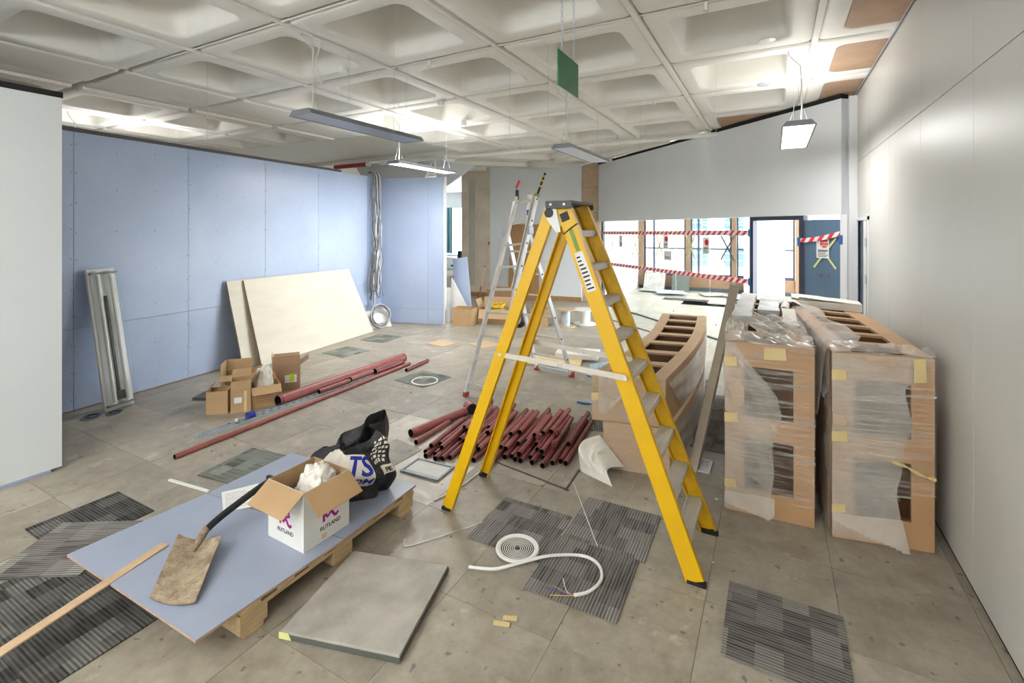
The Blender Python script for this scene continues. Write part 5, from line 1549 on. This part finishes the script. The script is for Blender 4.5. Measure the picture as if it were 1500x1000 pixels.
# stacked units: film on front and right flank
wl_ = wrinkle(50, .004)
for t_, mp_ , hh in ((t1u, mp1, .372), (t2u, mp2, .375)):
    film('stretch_film', lambda u, v: mp_(-.01 + 1.02 * u, 0, .01 + (hh - .012) * v) + Vector((0, -.008 + wl_(u, v), 0)), 24, 16, 'film', t_)
    film('side_film', lambda u, v: mp_(1.0, .14 * (1 - v) + .84 * u + .02, .01 + (hh - .06) * v) + Vector((.012 + wl_(u, v), 0, 0)), 40, 14, 'film_side', t_)
film('foam_wrap', lambda u, v: mp2(.10 + .55 * u * (1 - .8 * v) , 0, .36 - .30 * v) + Vector((0, -.013, 0)), 10, 10, 'foam_sheet', t2u)
b = MB(); b.extrude([mp2(0, 0, .16) + Vector((0, -.012, 0)), mp2(.15, 0, .17) + Vector((0, -.012, 0)), mp2(.15, 0, .23) + Vector((0, -.012, 0)), mp2(0, 0, .22) + Vector((0, -.012, 0))], (0, -.001, 0)); b.build('masking_tape', 'masking', t2u)
# loose white polythene at the foot of the stacked units
def poly_fn(u, v):
    top = Vector((-1.225, 3.725, .27)).lerp(Vector((-1.03, 3.745, .05)), u)
    bot = Vector((-1.335, 3.60, .003)).lerp(Vector((-1.05, 3.50, .003)), u)
    p = top.lerp(bot, v)
    w = abs(noise.noise(Vector((u * 2.6, v * 1.2, 4)))) * .10 + abs(noise.noise(Vector((u * 6, v * 2.5, 9)))) * .04
    p += Vector((-.35, -.75, .55)) * w * math.sin(min(1, v * 1.15) * math.pi) + Vector((-.06, -.04, .05)) * math.sin(v * math.pi)
    p.y = min(p.y, 3.735 + (p.x + 1.2) * .156)
    p.z = max(p.z, .003 + .004 * abs(noise.noise(Vector((u * 9, v * 9, 1)))))
    return p
b = MB(); b.sheet(poly_fn, 30, 30, .001)
tag(b.build('polythene_sheet', 'poly_white', smooth=60), 'crumpled white polythene at the foot of the stacked units', 'polythene')
# packs and roll on the middle unit
def pack(label, x0, x1, y0, y1, n, z):
    t = thing('grey_pack', label, 'pack', ((x0 + x1) / 2, (y0 + y1) / 2, z), 0, 'grey wrapped packs')
    for k in range(n):
        o = wrinkle(70 + k, .004); zz = z + k * .021
        b = MB(); b.grid(lambda u, v: Vector((x0 + (x1 - x0) * u + o(v, u), y0 + (y1 - y0) * v, zz + .019 + o(u * .5, v) * .6 - (.012 if abs(v - .55) < .05 else 0))), 6, 24)
        b.grid(lambda u, v: Vector((x0 + (x1 - x0) * u, y0 + (y1 - y0) * v, zz)), 6, 24)
        for uu in (0, 1):
            b.grid(lambda u, v: Vector((x0 + (x1 - x0) * uu + o(v, uu), y0 + (y1 - y0) * v, zz + .019 * u)), 1, 24)
        for vv in (0, 1):
            b.grid(lambda u, v: Vector((x0 + (x1 - x0) * v, y0 + (y1 - y0) * vv, zz + .019 * u)), 1, 6)
        b.build('folded_sheet', 'grey_pack', t, smooth=40)
pack('grey wrapped pack beside the leaning metal rail', -.305, -.16, 4.35, 5.9, 3, 1.150)
pack('grey wrapped pack next to the small roll', -.12, .045, 4.75, 5.92, 3, 1.150)
t = thing('foam_roll', 'small roll of white packing foam lying on the wrapped unit', 'roll', (.095, 5.1, 1.15))
b = MB(); b.tube([(.085, 4.98, 1.185), (.115, 5.55, 1.185)], .035, 20, caps=False); b.build('roll_body', 'foam', t, smooth=40)
b = MB()
b.tube([(.0845, 4.978, 1.185), (.0846, 4.982, 1.185)], .034, 20); b.build('roll_end', 'grey_fit', t)
b = MB(); b.tube([(.084, 4.974, 1.185), (.0845, 4.979, 1.185)], .014, 14); b.build('roll_core', 'bore', t)
film('loose_tail', lambda u, v: Vector((.06 + .10 * u + .02 * v, 4.97 - .75 * v, 1.205 - .03 * v + .012 * math.sin(8 * v))), 6, 20, 'foam', t)
# foam bundle on the right unit's far end
t = thing('foam_bundle', 'folded white foam bundle on the far end of the right hand unit', 'packing', (.45, 5.65, 1.15))
wb_ = wrinkle(80, .008)
for k in range(4):
    zz = 1.150 + k * .018
    b = MB(); b.grid(lambda u, v: Vector((.16 + .56 * u, 5.42 + .10 * (1 - u) + .28 * v, zz + .017 + wb_(u, v) * .5 + (.03 * (1 - u) if k == 3 else 0))), 14, 8)
    b.grid(lambda u, v: Vector((.16 + .56 * u, 5.42 + .10 * (1 - u) + .28 * v, zz)), 14, 8)
    b.grid(lambda u, v: Vector((.16 + .56 * u, 5.42 + .10 * (1 - u), zz + .017 * v)), 14, 1); b.grid(lambda u, v: Vector((.72, 5.42 + .28 * u, zz + .017 * v)), 8, 1)
    b.build('folded_layer', 'foam', t, smooth=40)
b = MB(); b.sheet(lambda u, v: Vector((.02 + .24 * u, 5.35 + .35 * v, 1.165 + .055 * math.sin(u * 3.1) + wb_(u, v))), 12, 10, .003); b.build('loose_fold', 'foam', t, smooth=50)
# leaning metal rail
t = thing('metal_rail', 'beige metal channel leaning on the wrapped unit', 'rail', (-.56, 4.03, 0))
p, q = Vector((-.565, 4.03, .0)), Vector((-.318, 4.88, 1.40)); d = (q - p).normalized()
sd = Vector((.96, -.28, 0)); sd = (sd - d * sd.dot(d)).normalized(); up = sd.cross(d)
b = MB(); b.obox((p + q) / 2, ((q - p).length, .07, .004), d, up)
for e in (-1, 1):
    b.obox((p + q) / 2 + sd * e * .033 + up * .018 * (1 if up.y > 0 else -1), ((q - p).length, .004, .036), d, up)
b.build('channel', 'rail', t, bevel=.0015)
b = MB(); b.obox(q + d * .004, (.004, .074, .012), d, up); b.build('end_edge', 'galv', t)

# ------------------------------------------------------------------ partition tapes, crosses and notices
def wave_tape(label, s0, z0, s1, z1, w, off=.03, sag=0):
    a, c = onp(s0, z0, off), onp(s1, z1, off)
    L = (c - a).length
    b = MB(); n = 30
    for k in range(n + 1):
        f = k / n; x = L * f; dz = -sag * math.sin(f * math.pi)
        b.v += [Vector((x, .0015 * math.sin(f * 20), dz - w / 2)), Vector((x, .0015 * math.sin(f * 20 + 1), dz + w / 2))]
        if k: i = len(b.v) - 4; b.f.append((i, i + 2, i + 3, i + 1)); b.mi.append(0)
    me_o = b.build('barrier_tape', 'barrier', fix=False)
    # keep the local x axis along the tape so that its print follows it
    for v in me_o.data.vertices:
        v.co += Vector(me_o.location)
    me_o.location = a
    ang = math.atan2((c - a).y, (c - a).x); el = math.asin((c - a).z / L)
    me_o.rotation_euler = (0, -el, ang)
    return tag(me_o, label, 'barrier tape', 'red and white barrier tapes')
wave_tape('upper red and white barrier tape stretched across the glass panes', .16, 1.815, 5.11, 1.855, .075, .045)
wave_tape('lower red and white barrier tape sloping across the glass panes', .16, 1.05, 5.11, 1.085, .075, .045)
wave_tape('short red and white barrier tape across the blue glass panel', 5.97, 1.755, 6.60, 1.86, .06, .045, .02)
b = MB(); b.box(0, 1, 0, 1, 0, 1)
for k, (s, z) in enumerate(((5.10, 1.855), (5.10, 1.085), (.15, 1.815), (.15, 1.05), (6.03, .9), (6.62, 1.78), (6.0, 1.74))):
    pslab('tmp', 'tape_blue', s - .025, s + .025, z - .06, z + .06, .052, .054, None)
    o = bpy.data.objects[[x.name for x in C.objects if x.name.startswith('tmp')][0]]
    o.name = 'blue_tape_patch'; tag(o, 'strip of blue masking tape on the partition frame', 'tape', 'blue tape strips on the partition')
for k, (s, z, w, h_) in enumerate(((.65, 1.56, .26, .50), (1.70, 1.56, .28, .50), (2.63, 1.58, .26, .46), (3.62, 1.58, .26, .44), (4.58, 1.60, .32, .42), (6.365, 1.60, .32, .40))):
    names = ('first', 'second', 'third', 'fourth', 'fifth')
    lab = 'pale tape cross stuck on the %s glass pane from the back wall' % names[k] if k < 5 else 'pale tape cross stuck on the blue glass panel'
    t = thing('tape_cross', lab, 'tape', onp(s, z - h_ / 2, .016), 0, 'tape crosses on the glass')
    for e in (-1, 1):
        a, c = onp(s - w / 2, z - e * h_ / 2, .0165), onp(s + w / 2, z + e * h_ / 2, .0165)
        b = MB(); b.bar(a, c, .001, .028, up=PN.cross((c - a).normalized())); b.build('strip', 'tape_yellow' if k != 4 else 'ink_grey', t)
def notice(label, s0, z1, w, h_, circle=True, off=.0185, lines=5):
    t = thing('notice', label, 'notice', onp(s0, z1 - h_, off), 0, 'paper notices on the glass')
    P = lambda x, y, o=0: onp(s0 + x, z1 - y, off + o)
    b = MB(); b.extrude([P(0, 0), P(w, 0), P(w, h_), P(0, h_)], PN * .001); b.build('sheet', 'paper', t)
    if circle:
        b = MB(); cx, cy, r = w * .62, h_ * .30, w * .33
        b.extrude([P(cx + r * math.cos(a), cy + r * math.sin(a), .0012) for a in [k * math.tau / 28 for k in range(28)]], PN * .0005); b.build('red_disc', 'ink_red', t)
        if w > .17:
            lettering('lettering', 'create', .048, lambda x, y: P(cx + x, cy + .002 - y, .0022), 'paper', t, center=True)
            lettering('lettering', 'grow', .048, lambda x, y: P(cx + .01 + x, cy + .042 - y, .0022), 'paper', t, center=True)
    for k in range(lines):
        y = h_ * (.62 + .07 * k); x0, x1 = w * .12, w * (.92 - .1 * (k % 3))
        b = MB(); b.extrude([P(x0, y, .0012), P(x1, y, .0012), P(x1, y + h_ * (.035 if k else .05), .0012), P(x0, y + h_ * (.035 if k else .05), .0012)], PN * .0004); b.build('print_line', 'ink_black' if k == 0 else 'ink_grey', t)
notice('paper notice with red disc on the blue glass panel', 6.245, 1.815, .185, .285)
notice('narrow paper notice on the seam nearest the brown cladding', .985, 1.76, .15, .27, False)
notice('paper notice with red disc above another paper notice', 2.765, 1.80, .165, .29)
notice('lower paper notice of a pair on the glass', 2.79, 1.475, .25, .18, False)
notice('paper notice with red disc on its own pane near the last cross', 3.965, 1.765, .165, .29)
dots = [(s, z) for s in (.5, .75, 1.55, 1.8, 2.5, 2.8, 3.5, 3.75, 4.5, 4.8) for z in (1.72, 1.36)] + [(s, .86) for s in (.5, .72, 1.55, 1.8)]
for s, z in dots:
    b = MB(); c = onp(s, z, .0075); b.cyl(c, c + PN * .002, .012, seg=8); tag(b.build('glass_dot', 'ink_grey'), 'small dark dot stuck on a clear glass pane', 'dot', 'dots on the glass panes')
for s, z in ((6.30, 1.30), (6.42, 1.30), (3.3, .75), (4.0, .62), (3.1, .3), (4.3, .25)):
    b = MB(); c = onp(s, z, .0155); b.cyl(c, c + PN * .002, .014, seg=8); tag(b.build('glass_dot', 'ink_red'), 'small red dot stuck on the glass partition', 'dot', 'red dots on the glass')

# ------------------------------------------------------------------ things in the room behind the glass
for k, (x0, x1, m, lab) in enumerate(((-3.62, -2.98, 'slab_tile', 'pale grey floor tile leaning under the far window'), (-2.76, -2.25, 'slab_edge', 'dark grey floor tile leaning under the far window'))):
    b = MB(); b.extrude([(x0, 15.35, .0), (x1, 15.35, .0), (x1, 15.62, .53), (x0, 15.62, .53)], (0, .035, -.02)); tag(b.build('leaning_tile', m), lab, 'floor tile')
rt = random.Random(17)
for k in range(8):
    x, y, a = rt.uniform(-3.4, .2), rt.uniform(13.9, 15.1), rt.uniform(-.5, .5)
    b = MB(); b.obox((x, y, .02 + .02 * (k % 3) + .02), (rt.uniform(.5, 1.0), .55, .025), (math.cos(a), math.sin(a), rt.uniform(-.05, .05))); tag(b.build('strewn_board', 'bluebag' if k % 2 else 'facade'), ('pale blue panel strewn on the floor behind the glass' if k % 2 else 'white panel strewn on the floor behind the glass'), 'panel', 'strewn panels behind the glass' if k % 2 else 'strewn white panels behind the glass')
b = MB(); b.obox((-.05, 12.3, 1.8), (.55, .10, 3.6), (1, 0, 0)); 
struct(b.build('column', 'white_wall'), 'white column seen through the open door frame')

# ------------------------------------------------------------------ far end of the main room
carton('plain closed brown box by the blue wall end', (-5.42, 8.02, 0), .42, .34, .34, .18, (-88, -90, -86, -90), fl=.168)
t, Mx = carton('long open brown box filled with yellow cable', (-4.98, 8.50, 0), .62, .40, .30, .30, (150, None, 10, 20), 'card', 'card_in')
ry = random.Random(3)
t = thing('yellow_cable_coil', 'tangled coil of yellow cable heaped in the long brown box', 'cable', (-4.98, 8.5, .2))
for k in range(11):
    cx, cy, cz = -4.98 + ry.uniform(-.12, .12), 8.48 + ry.uniform(-.06, .06), .30 + ry.uniform(-.02, .08)
    r = ry.uniform(.08, .16); ph = ry.uniform(0, 6); tl = ry.uniform(-.35, .35)
    b = MB(); b.tube([(cx + r * math.cos(a), cy + r * .75 * math.sin(a), cz + tl * r * math.cos(a + ph)) for a in [i * math.tau / 20 for i in range(20)]], .011, 6, closed=True); b.build('turn', 'cable_yellow', t, smooth=60)
carton('dusty open box behind the yellow cable box', (-5.25, 9.25, 0), .55, .40, .42, .1, (20, 10, 10, 0), 'card_grey')
carton('plain brown box half hidden behind the ladders', (-4.10, 8.72, 0), .34, .34, .34, .35, (-88, None, -88, None))
t = thing('black_cable_coil', 'coil of black cable leaning against the long brown box', 'cable', (-4.42, 8.28, 0))
for k in range(6):
    r = .15 + .008 * k
    b = MB(); b.tube([(-4.42 + r * math.cos(a) + .006 * k, 8.30 + .03 * math.sin(a) + .015 * (k - 3), .18 + r * math.sin(a)) for a in [i * math.tau / 24 for i in range(24)]], .009, 6, closed=True); b.build('turn', 'cable_black', t, smooth=60)
def reel(label, c, r, h, mat, core, rot=0):
    t = thing('cable_reel', label, 'reel', c)
    b = MB(); b.lathe([(0, 0), (r, 0), (r, .015), (0, .015)], c, 28); b.build('flange', mat, t, smooth=30)
    b = MB(); b.lathe([(r * .45, .015), (r * .45, h - .015)], c, 24); b.build('drum', core, t, smooth=30)
    b = MB(); b.lathe([(0, h - .015), (r, h - .015), (r, h), (0, h)], c, 28); b.build('flange', mat, t, smooth=30)
reel('white cable reel standing on its flange beyond the ladders', (-3.35, 9.25, 0), .24, .30, 'poly_white', 'plastic_white')
reel('wire wound reel half hidden by the yellow ladder leg', (-3.60, 8.85, 0), .20, .34, 'wood_batten', 'galv')
t = thing('extension_pole', 'long yellow handled pole leaning against the bare plaster wall', 'pole', (-7.12, 11.35, 0))
b = MB(); b.tube([(-7.17, 11.30, .02), (-7.04, 11.60, 1.52)], .016, 10); b.build('pole', 'wood_batten', t, smooth=40)
b = MB(); b.tube([(-7.172, 11.295, .0), (-7.145, 11.36, .32)], .021, 10); b.build('red_grip', 'rust', t, smooth=40)
b = MB(); b.tube([(-7.045, 11.59, 1.48), (-7.038, 11.605, 1.55)], .022, 10); b.build('end_cap', 'dark_grey', t)
b = MB(); b.tube([(-7.10, 11.465, .84), (-7.095, 11.475, .88)], .02, 10); b.build('collar', 'dark_grey', t)
leaning('door_panel', 'brown veneered door panel leaning on the white back wall', 'door panel', (-6.36, 11.45, .004), (-5.50, 11.56, .004), (-6.36, 11.66, 2.04), (-5.50, 11.77, 2.04), .04, ('oak', 'mdf_dark'))
leaning('blue_offcut', 'pale blue board offcut leaning in the wall opening', 'board', (-6.05, 8.6, .004), (-5.70, 8.72, .004), (-6.25, 8.75, 1.25), (-5.95, 8.9, 1.30), .0125, ('blue', 'gyp_edge'))
b = MB(); b.extrude([(-6.0, 8.30, .004), (-5.5, 8.47, .004), (-6.0, 8.36, .90)], (-.02, .04, 0)); tag(b.build('white_offcut', 'paper'), 'triangular white board offcut leaning at the blue wall end', 'board')
b = MB(); b.box(-5.795, -5.76, 7.80, 7.86, 0, 2.96); struct(b.build('trim_1', 'white_wall'), 'white edge trim on the end of the blue return wall')
# flat packs and light gear on the floor behind the yellow ladder
for k, (c, s, a, m, lab) in enumerate((((-2.75, 6.35, .02), (.75, .42, .03), .25, 'masking', 'cream flat board lying under the light fitting box'), ((-2.55, 6.75, .07), (.62, .40, .07), .22, 'plastic_white', 'flat white light fitting box on the cream board'))):
    b = MB(); b.obox(c, s, (math.cos(a), math.sin(a), 0)); tag(b.build('flat_pack', m, bevel=.004), lab, 'flat pack')
b = MB(); b.lathe([(0, .008), (.09, .008), (.1, .002), (.1, 0)], (-2.47, 6.75, .106), 22); tag(b.build('round_plate', 'oak', smooth=40), 'round brown plate lying on the flat white box', 'plate')
crumple('blue_polythene_bag', 'crumpled pale blue polythene bag behind the yellow ladder', 'bag', (-1.95, 6.15, .002), .20, .13, 'bluebag', 8)
crumple('blue_polythene_bag', 'smaller crumpled polythene bag beside the stacked units', 'bag', (-1.68, 5.95, .002), .14, .09, 'bluebag', 18)
leaning_b = MB(); leaning_b.prism([(-1.75, 5.05), (-1.25, 4.95), (-1.18, 5.5), (-1.60, 5.6)], .001, .008); tag(leaning_b.build('card_sheet', 'card'), 'flat brown card sheet tucked under the stacked units side', 'card sheet')
b = MB(); b.bar((-3.35, 10.2, .006), (-1.6, 8.75, .006), .03, .012); tag(b.build('floor_channel_strip', 'dark_grey'), 'dark metal strip on the pale floor before the glass', 'strip')
b = MB(); b.bar((-.78, 8.0, .006), (-.35, 7.72, .006), .03, .012); tag(b.build('floor_channel_strip', 'dark_grey'), 'short dark strip on the floor behind the wrapped units', 'strip')
